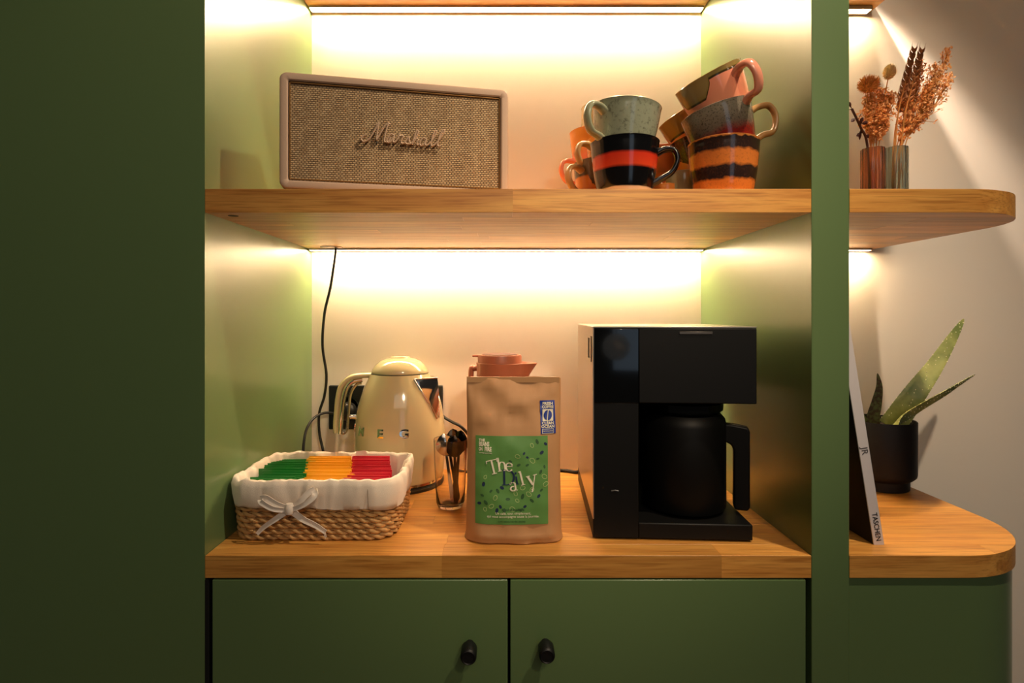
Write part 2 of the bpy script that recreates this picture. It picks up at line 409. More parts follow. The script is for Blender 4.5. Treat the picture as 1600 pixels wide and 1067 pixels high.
# ------------------------------------------------------------------ mugs
def glaze(name, bands, nz=0.02, nscale=60, speck=0.0, speck_col=(40, 30, 20), speck_scale=350, rough=0.15, drip=0.0, dripn=3.0, H=95.0):
    """colour by height; bands = [(z fraction, colour)], fuzzy by noise; drip makes the borders run"""
    m, nt, b = newmat(name)
    tc = N(nt, 'ShaderNodeTexCoord'); sp = N(nt, 'ShaderNodeSeparateXYZ'); L(nt, tc.outputs['Object'], sp.inputs[0])
    zz = N(nt, 'ShaderNodeMath', operation='DIVIDE'); L(nt, sp.outputs[2], zz.inputs[0]); zz.inputs[1].default_value = H*K
    n = N(nt, 'ShaderNodeTexNoise', i_Scale=nscale, i_Detail=5.0); L(nt, tc.outputs['Object'], n.inputs['Vector'])
    s1 = N(nt, 'ShaderNodeMath', operation='SUBTRACT'); L(nt, n.outputs['Fac'], s1.inputs[0]); s1.inputs[1].default_value = 0.5
    s2 = N(nt, 'ShaderNodeMath', operation='MULTIPLY_ADD'); L(nt, s1.outputs[0], s2.inputs[0]); s2.inputs[1].default_value = nz*2; L(nt, zz.outputs[0], s2.inputs[2])
    fac = s2.outputs[0]
    if drip:
        # the glaze runs down in lobes at given directions: drip = amount, dripn = direction in degrees
        for dg, am in ((dripn, drip), (dripn+150, drip*0.4), (dripn+215, drip*0.7)):
            a1 = N(nt, 'ShaderNodeVectorMath', operation='DOT_PRODUCT'); L(nt, tc.outputs['Object'], a1.inputs[0])
            a1.inputs[1].default_value = (math.cos(math.radians(dg))/(54*K), math.sin(math.radians(dg))/(54*K), 0)
            wn = N(nt, 'ShaderNodeMath', operation='MULTIPLY_ADD'); L(nt, s1.outputs[0], wn.inputs[0]); wn.inputs[1].default_value = 0.25; L(nt, a1.outputs['Value'], wn.inputs[2])
            a2 = N(nt, 'ShaderNodeMapRange'); L(nt, wn.outputs[0], a2.inputs[0]); a2.inputs[1].default_value = 0.74; a2.inputs[2].default_value = 0.86; a2.inputs[3].default_value = 0; a2.inputs[4].default_value = am
            a3 = N(nt, 'ShaderNodeMath', operation='ADD'); L(nt, a2.outputs[0], a3.inputs[0]); L(nt, fac, a3.inputs[1]); fac = a3.outputs[0]
    cr = N(nt, 'ShaderNodeValToRGB'); e = cr.color_ramp.elements
    while len(e) > 1: e.remove(e[-1])
    e[0].position = bands[0][0]; e[0].color = lin(bands[0][1])
    for p, c in bands[1:]:
        q = e.new(p); q.color = lin(c)
    L(nt, fac, cr.inputs[0]); col = cr.outputs[0]
    if speck:
        n2 = N(nt, 'ShaderNodeTexNoise', i_Scale=speck_scale, i_Detail=4.0); n2.inputs['Roughness'].default_value = 0.7; L(nt, tc.outputs['Object'], n2.inputs['Vector'])
        r = N(nt, 'ShaderNodeValToRGB'); r.color_ramp.elements[0].position = 0.52; r.color_ramp.elements[1].position = 0.68
        L(nt, n2.outputs['Fac'], r.inputs[0])
        f = N(nt, 'ShaderNodeMath', operation='MULTIPLY'); L(nt, r.outputs[0], f.inputs[0]); f.inputs[1].default_value = speck
        mx = N(nt, 'ShaderNodeMix', data_type='RGBA'); L(nt, f.outputs[0], mx.inputs[0]); L(nt, col, mx.inputs[6]); mx.inputs[7].default_value = lin(speck_col); col = mx.outputs[2]
    L(nt, col, b.inputs['Base Color']); b.inputs['Roughness'].default_value = rough; b.inputs['Coat Weight'].default_value = 0.5; b.inputs['Coat Roughness'].default_value = 0.05
    return m
def mug(label, x, y, z, body, hand, R=58.0, H=95.0, rb=42.0, haz=0.0, tx=0.0, ty=0.0, hs=1.0, hr=4.6, hout=31, zs=0.0, spin=0.0, name='mug'):
    """z = height of the base above the shelf; haz handle azimuth (deg); ty tilt to the left (deg), tx tilt to the viewer"""
    t = thing(name, label, 'mug', (x, y, ZS+z), group='stacked retro ceramic mugs on the shelf')
    t.rotation_euler = (Matrix.Rotation(math.radians(-ty), 3, 'Y') @ Matrix.Rotation(math.radians(tx), 3, 'X') @ Matrix.Rotation(math.radians(haz), 3, 'Z')).to_euler()
    prof = [(rb-7, 0), (rb-2, 0), (rb-0.5, 2), (rb, 6), (rb+1.5, 10)]
    for k in range(1, 11):
        u = k/10; prof.append((rb+1.5+(R-rb-2)*(u**0.92)+1.5*math.sin(u*PI), 10+(H-12)*u))
    prof += [(R, H-1), (R-1.5, H), (R-3.2, H-1)]
    for k in range(1, 10):
        u = 1-k/9; prof.append((rb-5+(R-rb+0.5)*(u**0.92)+1.2*math.sin(u*PI), 9+(H-12)*u))
    prof += [(rb-14, 6.5), (1, 6)]
    m = MB(); m.lathe(prof, 56); m.build('body', body, t, smooth=50)
    zt = H*0.80; zb = H*0.24
    def rad(zq): return rb+1.5+(R-rb-2)*max(0, min(1, (zq-10)/(H-12)))**0.92
    o_ = hout*hs
    pts = cat_rom([(rad(zt)-3, 0, zt-2), (rad(zt)+o_*0.35, 0, zt+4), (rad(zt)+o_*0.85, 0, zt+1), (rad(zt)+o_, 0, zt-16*hs),
                   (rad(zt)+o_*0.72, 0, zt-34*hs), (rad(zb)+o_*0.45, 0, zb+9), (rad(zb)-3, 0, zb)], 6)
    n = len(pts); m = MB()
    m.tube(pts, [hr*(1.35-0.35*math.sin(PI*i/(n-1))) for i in range(n)], 12, flat=1.75, up=(0, 0, 1)); m.build('handle', hand, t, smooth=60)
    return t
# materials
G_black = glaze('glaze_black_red', [(0.0, (222, 186, 150)), (0.13, (222, 186, 150)), (0.15, (10, 11, 14)), (0.45, (12, 11, 13)), (0.50, (205, 66, 34)), (0.68, (196, 52, 30)), (0.73, (10, 11, 14)), (1.0, (10, 11, 14))], nz=0.015, nscale=50)
G_blackh = mat('glaze_black', (12, 11, 13), 0.1, coat=0.6)
G_grey = glaze('glaze_grey_green', [(0, (150, 154, 130)), (1, (134, 142, 122))], nz=0.1, speck=0.75, speck_col=(78, 78, 64), speck_scale=140)
G_greyh = mat('glaze_grey_green_plain', (146, 150, 122), 0.15, var=0.25, vscale=60, coat=0.5)
G_strip = glaze('glaze_orange_bands', [(0, (222, 128, 52)), (0.24, (216, 122, 50)), (0.29, (44, 30, 28)), (0.47, (50, 34, 30)), (0.52, (214, 124, 54)), (0.73, (206, 118, 52)), (0.78, (48, 32, 28)), (0.955, (44, 30, 26)), (0.975, (214, 134, 66)), (1, (214, 134, 66))], nz=0.05, nscale=110, speck=0.35, speck_col=(90, 60, 44))
G_orange = mat('glaze_orange', (208, 128, 60), 0.15, var=0.15, vscale=40, coat=0.5)
G_speck = glaze('glaze_grey_speckle_red', [(0, (232, 170, 110)), (0.30, (228, 160, 100)), (0.34, (136, 28, 20)), (0.48, (120, 30, 24)), (0.62, (104, 92, 78)), (1, (132, 126, 110))], nz=0.08, nscale=50, speck=0.9, speck_col=(40, 36, 32), speck_scale=420)
G_ochreh = mat('glaze_ochre', (190, 146, 92), 0.2, var=0.2, vscale=50, coat=0.5)
G_pink = glaze('glaze_pink_drip', [(0, (238, 158, 116)), (0.88, (236, 150, 120)), (0.885, (60, 50, 30)), (0.91, (66, 56, 30)), (0.925, (140, 122, 66)), (1, (150, 128, 80))], nz=0.03, nscale=18, drip=0.27, dripn=268)
G_pinkh = mat('glaze_pink', (224, 148, 122), 0.2, coat=0.5)
G_pink2 = glaze('glaze_pink_drip_deep', [(0, (240, 150, 84)), (0.86, (236, 146, 84)), (0.865, (60, 50, 30)), (0.895, (66, 56, 30)), (0.91, (150, 120, 50)), (1, (156, 122, 56))], nz=0.03, nscale=18, drip=0.27, dripn=146)
G_brown = glaze('glaze_dark_brown', [(0, (214, 112, 44)), (0.28, (206, 104, 40)), (0.42, (90, 38, 18)), (0.6, (52, 26, 16)), (1, (48, 26, 18))], nz=0.08, nscale=70, speck=0.6, speck_col=(120, 60, 30), speck_scale=420)
G_or2 = glaze('glaze_orange_single_band', [(0, (226, 128, 50)), (0.5, (222, 124, 48)), (0.56, (60, 34, 26)), (0.72, (60, 34, 26)), (0.78, (220, 124, 50)), (1, (220, 126, 54))], nz=0.03)
G_cel = glaze('glaze_celadon', [(0, (176, 168, 134)), (0.45, (150, 148, 112)), (0.75, (170, 166, 136)), (1, (206, 200, 172))], nz=0.12, nscale=40)
G_drip3 = glaze('glaze_orange_grey_drip', [(0, (120, 40, 20)), (0.2, (190, 84, 30)), (0.5, (220, 128, 44)), (0.66, (222, 136, 50)), (0.69, (84, 66, 44)), (1, (128, 110, 82))], nz=0.03, drip=0.3, dripn=60)
G_yel = glaze('glaze_yellow', [(0, (206, 186, 40)), (0.5, (214, 192, 50)), (0.62, (220, 130, 40)), (1, (224, 140, 48))], nz=0.02)
G_pinks = glaze('glaze_coral_marks', [(0, (240, 170, 130)), (0.4, (242, 178, 140)), (0.5, (236, 130, 84)), (1, (238, 150, 100))], nz=0.03, speck=0.5, speck_col=(90, 40, 30), speck_scale=110)
G_coral = mat('glaze_coral', (240, 134, 92), 0.2, coat=0.5)
G_beige = glaze('glaze_beige_speckle', [(0, (206, 180, 130)), (1, (212, 190, 144))], nz=0.03, speck=0.7, speck_col=(150, 84, 40), speck_scale=170)
G_or3 = glaze('glaze_orange_pink', [(0, (238, 140, 110)), (0.4, (238, 130, 90)), (0.6, (232, 140, 50)), (1, (230, 142, 52))], nz=0.02)
# front-left stack
mug('glossy black mug with a wide red band, grey-green mug stacked in it', 207, 79, 0, G_black, G_blackh, haz=-14, rb=44)
mug('grey-green speckled mug standing in the black and red mug', 204, 84, 62, G_grey, G_greyh, haz=216, ty=-5, hs=1.15)
# left group behind
mug('orange and grey drip-glazed mug low behind the black mug, ochre handle', 192, 208, 0, G_drip3, G_ochreh, haz=212, R=56)
mug('yellow mug with ochre handle stacked behind the black mug', 216, 212, 46, G_yel, G_ochreh, haz=205, R=54, hs=1.05)
mug('lowest coral mug at the back left of the mug group', 222, 330, 0, G_pinks, G_coral, haz=60, R=55)
mug('coral mug with long pink handle sticking out far left of the mugs', 208, 326, 50, G_pinks, G_coral, haz=190, R=55, hs=1.1)
mug('orange and pink glazed mug under the beige speckled mug', 198, 322, 97, G_or3, G_orange, haz=20, R=56)
mug('beige speckled mug on top of the back left stack', 211, 318, 143, G_beige, G_greyh, haz=40, R=56, ty=-7)
# right front stack
mug('orange mug with two dark fuzzy bands, bottom of the front right stack', 375, 79, 0, G_strip, G_orange, haz=38, R=58, rb=46)
mug('grey speckled mug with red lower edge, middle of the right stack', 388, 81, 60, G_speck, G_ochreh, haz=-3, ty=16, rb=42, hs=1.25)
mug('pink mug with olive drip rim tilted on top of the right stack', 388, 84, 122, G_pink, G_pinkh, haz=-66, ty=27, tx=6, R=57, rb=40, hs=1.2, hr=5.4, hout=27)
# right group behind
mug('orange mug with one dark band under the dark brown speckled mug', 388, 214, 0, G_or2, G_orange, haz=60, R=56)
mug('dark brown speckled mug behind the striped orange mug', 400, 204, 53, G_brown, G_brown, haz=70, ty=14, R=57)
mug('orange-pink mug with olive drip rim, second of its kind, leaning behind', 394, 200, 106, G_pink2, G_pinkh, haz=60, ty=27, R=57, rb=40)
mug('orange mug with dark band standing at the back between the stacks', 340, 322, 0, G_or2, G_orange, haz=30, R=55)
mug('plain orange mug stacked at the back between the stacks', 344, 320, 58, G_orange, G_orange, haz=40, R=55)
mug('small celadon cup peeking out beside the striped orange mug', 331, 152, 0, G_cel, G_cel, R=33, H=62, rb=27, haz=80, hs=0.6)
mug('small low orange cup between black mug handle and celadon cup', 296, 158, 0, G_orange, G_orange, R=31, H=40, rb=24, haz=150, hs=0.35)

# ------------------------------------------------------------------ kettle
t = thing('electric_kettle', 'glossy cream retro kettle with chrome spout and base', 'kettle', (-231, 385, ZC))
M_cream = mat('cream_enamel', (206, 190, 146), 0.12, coat=0.8)
kp = [(86, 16), (91, 20), (97, 50), (100, 90), (99.5, 125), (96, 155), (90, 185), (81, 212), (72, 232), (65.5, 246)]
kp2 = [(r, z) for r, z, *_ in [tuple(v) for v in cat_rom([(a, b, 0) for a, b in kp], 4)]]
m = MB(); m.lathe([(60, 14)]+kp2+[(60, 247), (20, 247)], 72); m.build('body', M_cream, t, smooth=50)
m = MB(); m.lathe([(60, 243), (64, 245.5), (64.2, 248), (60, 249)], 64); m.build('lid_seam', mat('seal_grey', (90, 84, 66), 0.5), t, smooth=50)
lp = [(40, 247.5), (63.5, 248.5), (64, 250), (61, 257), (54, 266), (44, 274), (32, 279.5), (22, 281)]
m = MB(); m.lathe(lp+[(21, 283.5), (19, 284.5), (1, 285)], 64); m.build('lid', M_cream, t, smooth=50)
m = MB(); m.lathe([(70, 0), (92, 0), (94, 3), (94, 7), (90, 9), (60, 9.5)], 64); m.build('power_base', mat('base_black', (20, 18, 16), 0.4), t, smooth=50)
m = MB(); m.lathe([(60, 9.5), (88, 10), (90, 12), (89, 17), (80, 19)], 64); m.build('chrome_ring', M_chrome, t, smooth=50)
# handle: cream outside, chrome inside
ha = math.radians(190)
def hp(r, z): return (r*math.cos(ha), r*math.sin(ha), z)
pts = cat_rom([hp(62, 243), hp(82, 243), hp(106, 239), hp(126, 222), hp(134, 196), hp(137, 165), hp(139, 138), hp(139, 118)], 6)
m = MB(); m.tube(pts, [6.4]*len(pts), 14, flat=2.0, up=(0, 0, 1)); m.build('handle', M_cream, t, smooth=60)
pts = cat_rom([hp(84, 234), hp(106, 230), hp(118, 216), hp(125, 192), hp(128, 165), hp(130, 138), hp(131, 117)], 6)
m = MB(); pts = [p+Vector((3, -5, 0)) for p in pts]; m.tube(pts, [6.0]*len(pts), 14, flat=2.0, up=(0, 0, 1))
pts = cat_rom([hp(131, 119), hp(121, 116), hp(115, 128), hp(112, 160), hp(108, 200), hp(96, 222), hp(84, 226)], 6)
m.tube(pts, [3.2]*len(pts), 12, flat=2.2, up=(0, 0, 1)); m.build('chrome_handle_lining', M_chrome, t, smooth=60)
m = MB(); m.tube([hp(90, 150), hp(113, 152)], [6, 4.5], 10); m.build('lever', M_chrome, t, smooth=60)
# spout: open V trough at the right, facing slightly to the viewer
sa = math.radians(-24)
def sp_(a_, z, d):
    # point on the body surface at angle sa+a_, pushed out by d
    r = None
    for (r0, z0), (r1, z1) in zip(kp[:-1], kp[1:]):
        if z0 <= z <= z1: r = r0+(r1-r0)*(z-z0)/(z1-z0)
    r = r or 66
    a = sa+a_; dirv = (math.cos(sa), math.sin(sa))
    return (r*math.cos(a)+dirv[0]*d, r*math.sin(a)+dirv[1]*d, z)
m = MB(); rows = []
for k in range(9):
    u = k/8; z = 152+u*(238-152); aw = 0.04+0.50*u; d = 1.5+26*u**1.1
    rows.append([sp_(-aw, z, 0.5), sp_(-aw*0.82, z, 1.5+d*0.18), sp_(0, z, d), sp_(aw*0.82, z, 1.5+d*0.18), sp_(aw, z, 0.5)])
inner = [[(p[0]*0.975, p[1]*0.975, p[2]+0.5) for p in r] for r in rows]
m.loops([r+[q for q in i_[::-1]] for r, i_ in zip(rows, inner)]); m.build('spout', M_chrome, t, smooth=30)
m = MB()
for sgn in (-1, 1):
    pts = [sp_(sgn*(0.04+0.50*k/8), 152+k/8*86, 0.8) for k in range(9)]
    m.tube(pts, 2.6, 8)
m.tube([sp_(-0.54, 238, 1), sp_(-0.42, 239, 6), sp_(0, 240, 28), sp_(0.42, 239, 6), sp_(0.54, 238, 1)], 1.8, 8)
m.build('spout_rim', M_chrome, t, smooth=60)
# letters in chrome round the belly
def kmap(a0, zc):
    def f(x, z, h):
        zz = zc+z; r = 96
        for (r0, z0), (r1, z1) in zip(kp[:-1], kp[1:]):
            if z0 <= zz <= z1: r = r0+(r1-r0)*(zz-z0)/(z1-z0)
        a = a0+x/r; r += h
        return (r*math.cos(a), r*math.sin(a), zz)
    return f
for ch, deg in (('S', -74), ('M', -47), ('E', -17), ('G', 12)):
    m = MB(); vs, fs = text_geo(ch, 25, bold=0.7, xs=1.15); relief(m, vs, fs, kmap(math.radians(-90+deg+3), 129), 1.6); m.build('chrome_letter', M_chrome, t)

# ------------------------------------------------------------------ wall socket, cables
t = thing('wall_socket', 'wide matte black socket plate on the wall behind the kettle', 'socket', (-284, DB, -221))
m = MB(); m.box(-138, 138, -9, 0, -53, 53); m.build('plate', M_black, t, bevel=2)
for sx in (-90, 0, 90):
    m = MB(); m.loops([[(sx+r*math.cos(2*PI*j/32), y, r*math.sin(2*PI*j/32)) for j in range(32)] for r, y in ((26, -9), (26, -10.5), (24, -10.5), (23, -3.5))]); m.build('socket', M_gloss, t, smooth=40)
def cable(name, label, pts, r, loc):
    m = MB(); p = cat_rom([(a-loc[0], b-loc[1], c-loc[2]) for a, b, c in pts], 10); m.tube(p, r, 8)
    o = m.build(name, M_cable, smooth=60, loc=loc); return tag(o, label, 'cable')
def W3(px, py, y):
    d = (880+y)/880; return ((px-786)*d, y, -(py-494)*d)
t = thing('power_plug', 'black power plug in the socket behind the kettle handle', 'plug', (-374, DB-10, -228))
m = MB(); m.loops([[(r*math.cos(2*PI*j/24), y, r*math.sin(2*PI*j/24)) for j in range(24)] for r, y in ((19, 4), (21, 0), (21, -18), (17, -24), (9, -28))]); m.build('plug_body', M_black, t, smooth=40)
m = MB(); m.tube([(0, -20, 18), (0, -26, 20), (0, -30, 18)], 2, 8); m.build('plug_glint', M_chrome, t)  # chrome sliver modelled as a glint on the plug's upper edge
cable('speaker_cable', 'thin black cable hanging from the shelf hole down beside the kettle',
      [W3(525, 386.5, 440), W3(523, 405, 442), W3(516, 450, 446), W3(507, 490, 450), W3(504, 540, 455), W3(510, 585, 466), W3(507, 618, 470), W3(499, 645, 470), W3(499, 675, 468), W3(505, 705, 460), W3(509, 731, 448), (-395, 440, ZC+3), (-350, 430, ZC+3)], 3.1, (-400, 445, ZC))
cable('power_cable', 'black cable looping left from the wall socket to the worktop',
      [(-374, DB-34, -228), W3(524, 646, 470), W3(508, 645, 472), W3(492, 652, 455), W3(480, 668, 430), W3(475, 690, 412), W3(474, 715, 404), W3(476, 740, 402), (-446, 400, ZC+4), (-440, 350, ZC+3)], 3.1, (-440, 455, ZC))
cable('kettle_cable', 'short black cable slanting down from socket right of kettle',
      [(-170, DB-12, -212), W3(692, 650, 465), W3(706, 659, 440), W3(722, 668, 420), W3(738, 690, 440), W3(742, 720, 455), (-60, 455, ZC+3), (-100, 470, ZC+3)], 3.6, (-100, 460, ZC))
cable('machine_cable', 'black power cable lying on the worktop behind the coffee bag',
      [(60, 470, ZC+4), (110, 474, ZC+4), (150, 468, ZC+4), (172, 458, ZC+4), (190, 470, ZC+4)], 4.2, (130, 470, ZC))

# ------------------------------------------------------------------ basket with cloth liner
BX, BY = -318.0, 150.0
t = thing('wicker_basket', 'low wicker basket with cream cloth liner tied in a bow', 'basket', (BX, BY, ZC))
def rr_path(hx, hy, r, n=240):
    segs = []; P = []
    per = 4*(hx+hy-2*r)+2*PI*r; out = []
    def at(s):
        s = s % per; L1 = 2*(hx-r); L2 = 2*(hy-r); q = PI*r/2
        # start at front-left going right along the front
        for (ln, kind, dat) in ((L1,'l',((-hx+r,-hy),(1,0))),(q,'a',((hx-r,-hy+r),-PI/2)),(L2,'l',((hx,-hy+r),(0,1))),(q,'a',((hx-r,hy-r),0)),
                                (L1,'l',((hx-r,hy),(-1,0))),(q,'a',((-hx+r,hy-r),PI/2)),(L2,'l',((-hx,hy-r),(0,-1))),(q,'a',((-hx+r,-hy+r),PI))):
            if s <= ln:
                if kind == 'l': return (dat[0][0]+dat[1][0]*s, dat[0][1]+dat[1][1]*s), (dat[1][1], -dat[1][0])
                a = dat[1]+s/r; return (dat[0][0]+r*math.cos(a), dat[0][1]+r*math.sin(a)), (math.cos(a), math.sin(a))
            s -= ln
        return at(0)
    return [at(per*k/n) for k in range(n)], per
def bsize(z):  # half sizes at height z
    u = z/100; return 131+8*u, 88+9*u, 34+8*u
M_wick = mat('seagrass', (196, 152, 96), 0.65, var=0.35, vscale=70, bump=0.6, bscale=700)
NST = 46
for row in range(7):
    for ph in (0, PI):
        z = 6+row*9.6; hx, hy, r = bsize(z); path, per = rr_path(hx, hy, r, NST*8)
        pts = []
        for k, (p, nn) in enumerate(path):
            a = 2*PI*k*(NST*0.5)/(NST*8)+ph+(row % 2)*PI/2
            off = 3.4*math.sin(a); zz = z+2.7*math.cos(a) + 1.4*noise.noise((k*0.05, row, 2))
            pts.append((p[0]+nn[0]*off, p[1]+nn[1]*off, zz))
        pts.append(pts[0]); m = MB()
        m.tube(pts, [3.3+0.7*noise.noise((k*0.11, row*3, ph+5)) for k in range(len(pts))], 6, cap=False); m.build('woven_strand', M_wick, t, smooth=60)
for k in range(NST):
    m = MB(); pts = []
    for z in (3, 20, 40, 60, 78):
        hx, hy, r = bsize(z); path, per = rr_path(hx, hy, r, NST); p, nn = path[k]; pts.append((p[0], p[1], z))
    m.tube(pts, 2.2, 6); m.build('stake', M_wick, t, smooth=60)
hx, hy, r = bsize(0); path, _ = rr_path(hx-2, hy-2, r, 96)
m = MB(); m.loops([[(p[0], p[1], 2.5) for p, nn in path], [(p[0], p[1], 5) for p, nn in path]]); m.build('bottom', M_wick, t)
# liner: cloth inside, over the rim and folded down outside, one loose sheet
M_lin = mat('cream_linen', (232, 218, 200), 0.85, bump=0.5, bscale=1500, sheen=0.3)
prof = [(-9, 7), (-9, 30), (-8.5, 60), (-7, 85), (-4, 98), (0, 103), (5, 101), (8, 92), (8.5, 75), (8, 62), (7.5, 55), (6.3, 55), (6.2, 70), (5.6, 90), (2.5, 97), (-1, 98), (-4.2, 92), (-6, 60), (-7.2, 30), (-7.2, 8)]
NL = 220; loops = []
for (off, z) in prof:
    l = []
    hx, hy, r = bsize(min(z, 95)); path, _ = rr_path(hx, hy, r, NL)
    for k, (p, nn) in enumerate(path):
        a = 2*PI*k/NL; wv = (noise.noise((5*math.cos(a), 5*math.sin(a), z*0.012))*4.5 + noise.noise((13*math.cos(a), 13*math.sin(a), z*0.02))*2.2)
        rim = max(0, min(1, (z-30)/60)); dz = (noise.noise((7*math.cos(a)+3, 7*math.sin(a), 0))*4+noise.noise((16*math.cos(a)+3, 16*math.sin(a), 0))*2.4)*rim
        hem = 3*math.sin(a*2+1)+3*noise.noise((3*math.cos(a), 3*math.sin(a), 9)) if (off > 5 and z < 60) else 0
        o_ = off + 1.5*wv*(0.75 if off > 0 else 1.2)*(0.4 if abs(off) < 1 else 1)*(0.55 if z < 62 and off > 0 else 1)
        l.append((p[0]+nn[0]*o_, p[1]+nn[1]*o_, z+dz+hem))
    loops.append(l)
m = MB(); m.loops(loops+[loops[0]], False, False); ln = m.build('cloth_liner', M_lin, t, smooth=80)
pathf, _ = rr_path(*bsize(80), 220)
m = MB(); m.tube([(94, -101.0, 97), (95.5, -103.5, 88), (96, -103.8, 72), (96, -102.6, 58)], 0.5, 6); m.build('stitched_seam', mat('seam_thread', (150, 132, 112), 0.8), ln)
# bow
M_bow = mat('bow_tape', (238, 226, 212), 0.85, bump=0.4, bscale=1200)
kx, kz = -29.0, 61.0; ky = -112.0
m = MB(); m.lathe([(1, -8), (6, -8), (7.5, -4), (7.2, 4), (5.5, 8.5), (1, 8.5)], 14, kx, ky-3); bow = m.build('bow', M_bow, t, smooth=60)
def tape(pts, w0, w1, name='tape_end', th=0.8):
    p = cat_rom(pts, 6); n = len(p); m = MB(); ls = []
    for i, q in enumerate(p):
        tg = (p[min(i+1, n-1)]-p[max(i-1, 0)]).normalized(); up = Vector((0, -1, 0)); sd = tg.cross(up)
        if sd.length < 0.05: sd = Vector((0, 0, 1))
        sd.normalize(); ww = w0+(w1-w0)*i/(n-1); nn = sd.cross(tg)
        c = 1.5*math.sin(i*0.5)
        ls.append([q+sd*ww-nn*th, q-nn*(th+1.6), q-sd*ww-nn*th, q-sd*ww+nn*th, q-nn*(1.6-th), q+sd*ww+nn*th])
    m.loops(ls); return m.build(name, M_bow, bow, smooth=60)
tape([(kx-3, ky, kz-kz), (kx-20, ky-5, 8), (kx-38, ky-3, 17), (kx-47, ky-1, 15)], 4, 6, 'bow_loop')
tape([(kx-47, ky-1, 15), (kx-44, ky-7, 12), (kx-24, ky-9, 2), (kx-3, ky-4, -2)], 5, 3.5, 'bow_loop')
tape([(kx+3, ky, 2), (kx+18, ky-4, 13), (kx+32, ky-3, 27), (kx+40, ky-1, 30)], 4, 5.5, 'bow_loop')
tape([(kx+40, ky-1, 30), (kx+42, ky-8, 22), (kx+24, ky-9, 8), (kx+3, ky-4, -1)], 5, 3.5, 'bow_loop')
tape([(kx-3, ky-2, -3), (kx-22, ky-4, -16), (kx-42, ky-2, -30), (kx-54, ky-1, -42)], 5, 3)
tape([(kx+4, ky-2, -4), (kx+22, ky-3, -17), (kx+42, ky-1, -28), (kx+58, ky+0, -39)], 5.5, 3.5)
m = MB()
for dx, dz in ((0, -10), (2, -7), (-2, -6)): m.tube([(kx+57, ky, -38), (kx+57+dx, ky, -40+dz)], 0.5, 5)
m.build('frayed_end', M_bow, bow)
for c in [bow]: c.location = (0, 0, kz*K)

# tea sachets standing on edge inside
SCOL = {'green': ((22, 122, 44), (-430, -352)), 'yellow': ((240, 172, 30), (-368, -284)), 'red': ((196, 24, 48), (-284, -200))}
rnd = random.Random(3)
for cname, (col, (xa, xb)) in SCOL.items():
    ms = mat('sachet_'+cname, col, 0.35, bump=0.15, bscale=400, coat=0.2)
    where = {'green': 'left', 'yellow': 'middle', 'red': 'right'}[cname]
    proto = None
    wd = {'green': 76, 'yellow': 82, 'red': 72}[cname]
    m = MB(); ls = []
    # envelope: crimped edges, slightly thicker middle
    for x, th in ((-wd/2, 0.5), (-wd/2+4, 0.6), (-wd/2+8, 1.6), (0, 2.3), (wd/2-8, 1.6), (wd/2-4, 0.6), (wd/2, 0.5)):
        ls.append([(x, -0.5, 0), (x, -th, 14), (x, -th, 80), (x, -0.5, 88), (x, 0.5, 88), (x, th, 80), (x, th, 14), (x, 0.5, 0)])
    m.loops(ls)
    yv = 82.0 if cname != 'green' else 80.0; i = 0
    yend = {'green': 222, 'yellow': 238, 'red': 232}[cname]
    while yv < yend:
        inset = max(0, 22-(yv-80))*0.8 if cname == 'green' else 0
        cx = {'green': -376, 'yellow': -297, 'red': -226}[cname]*(1+(yv-80)/980) + rnd.uniform(-6, 6)*(1.5 if cname == 'green' else 0.3 if cname == 'red' else 0.7)
        if cname == 'red': cx -= max(0, 112-yv)*0.27
        if cname == 'green': cx = max(cx, -405+max(0, yv-190)*0.6) - max(0, 100-yv)*0.5
        z = ZC+7+rnd.uniform(0, 4.5)
        if proto is None: o = proto = m.build('tea_sachet', ms, smooth=50)
        else: o = proto.copy(); C.objects.link(o)
        put(o, cx, yv, z); o.rotation_euler = (rnd.uniform(-0.02, 0.02), rnd.uniform(-0.015, 0.015), rnd.uniform(-0.02, 0.02))
        tag(o, f'{cname} paper tea sachet standing on edge in the {where} third of the basket', 'sachet', f'{cname} tea sachets in the basket')
        yv += rnd.uniform(4.6, 5.6); i += 1

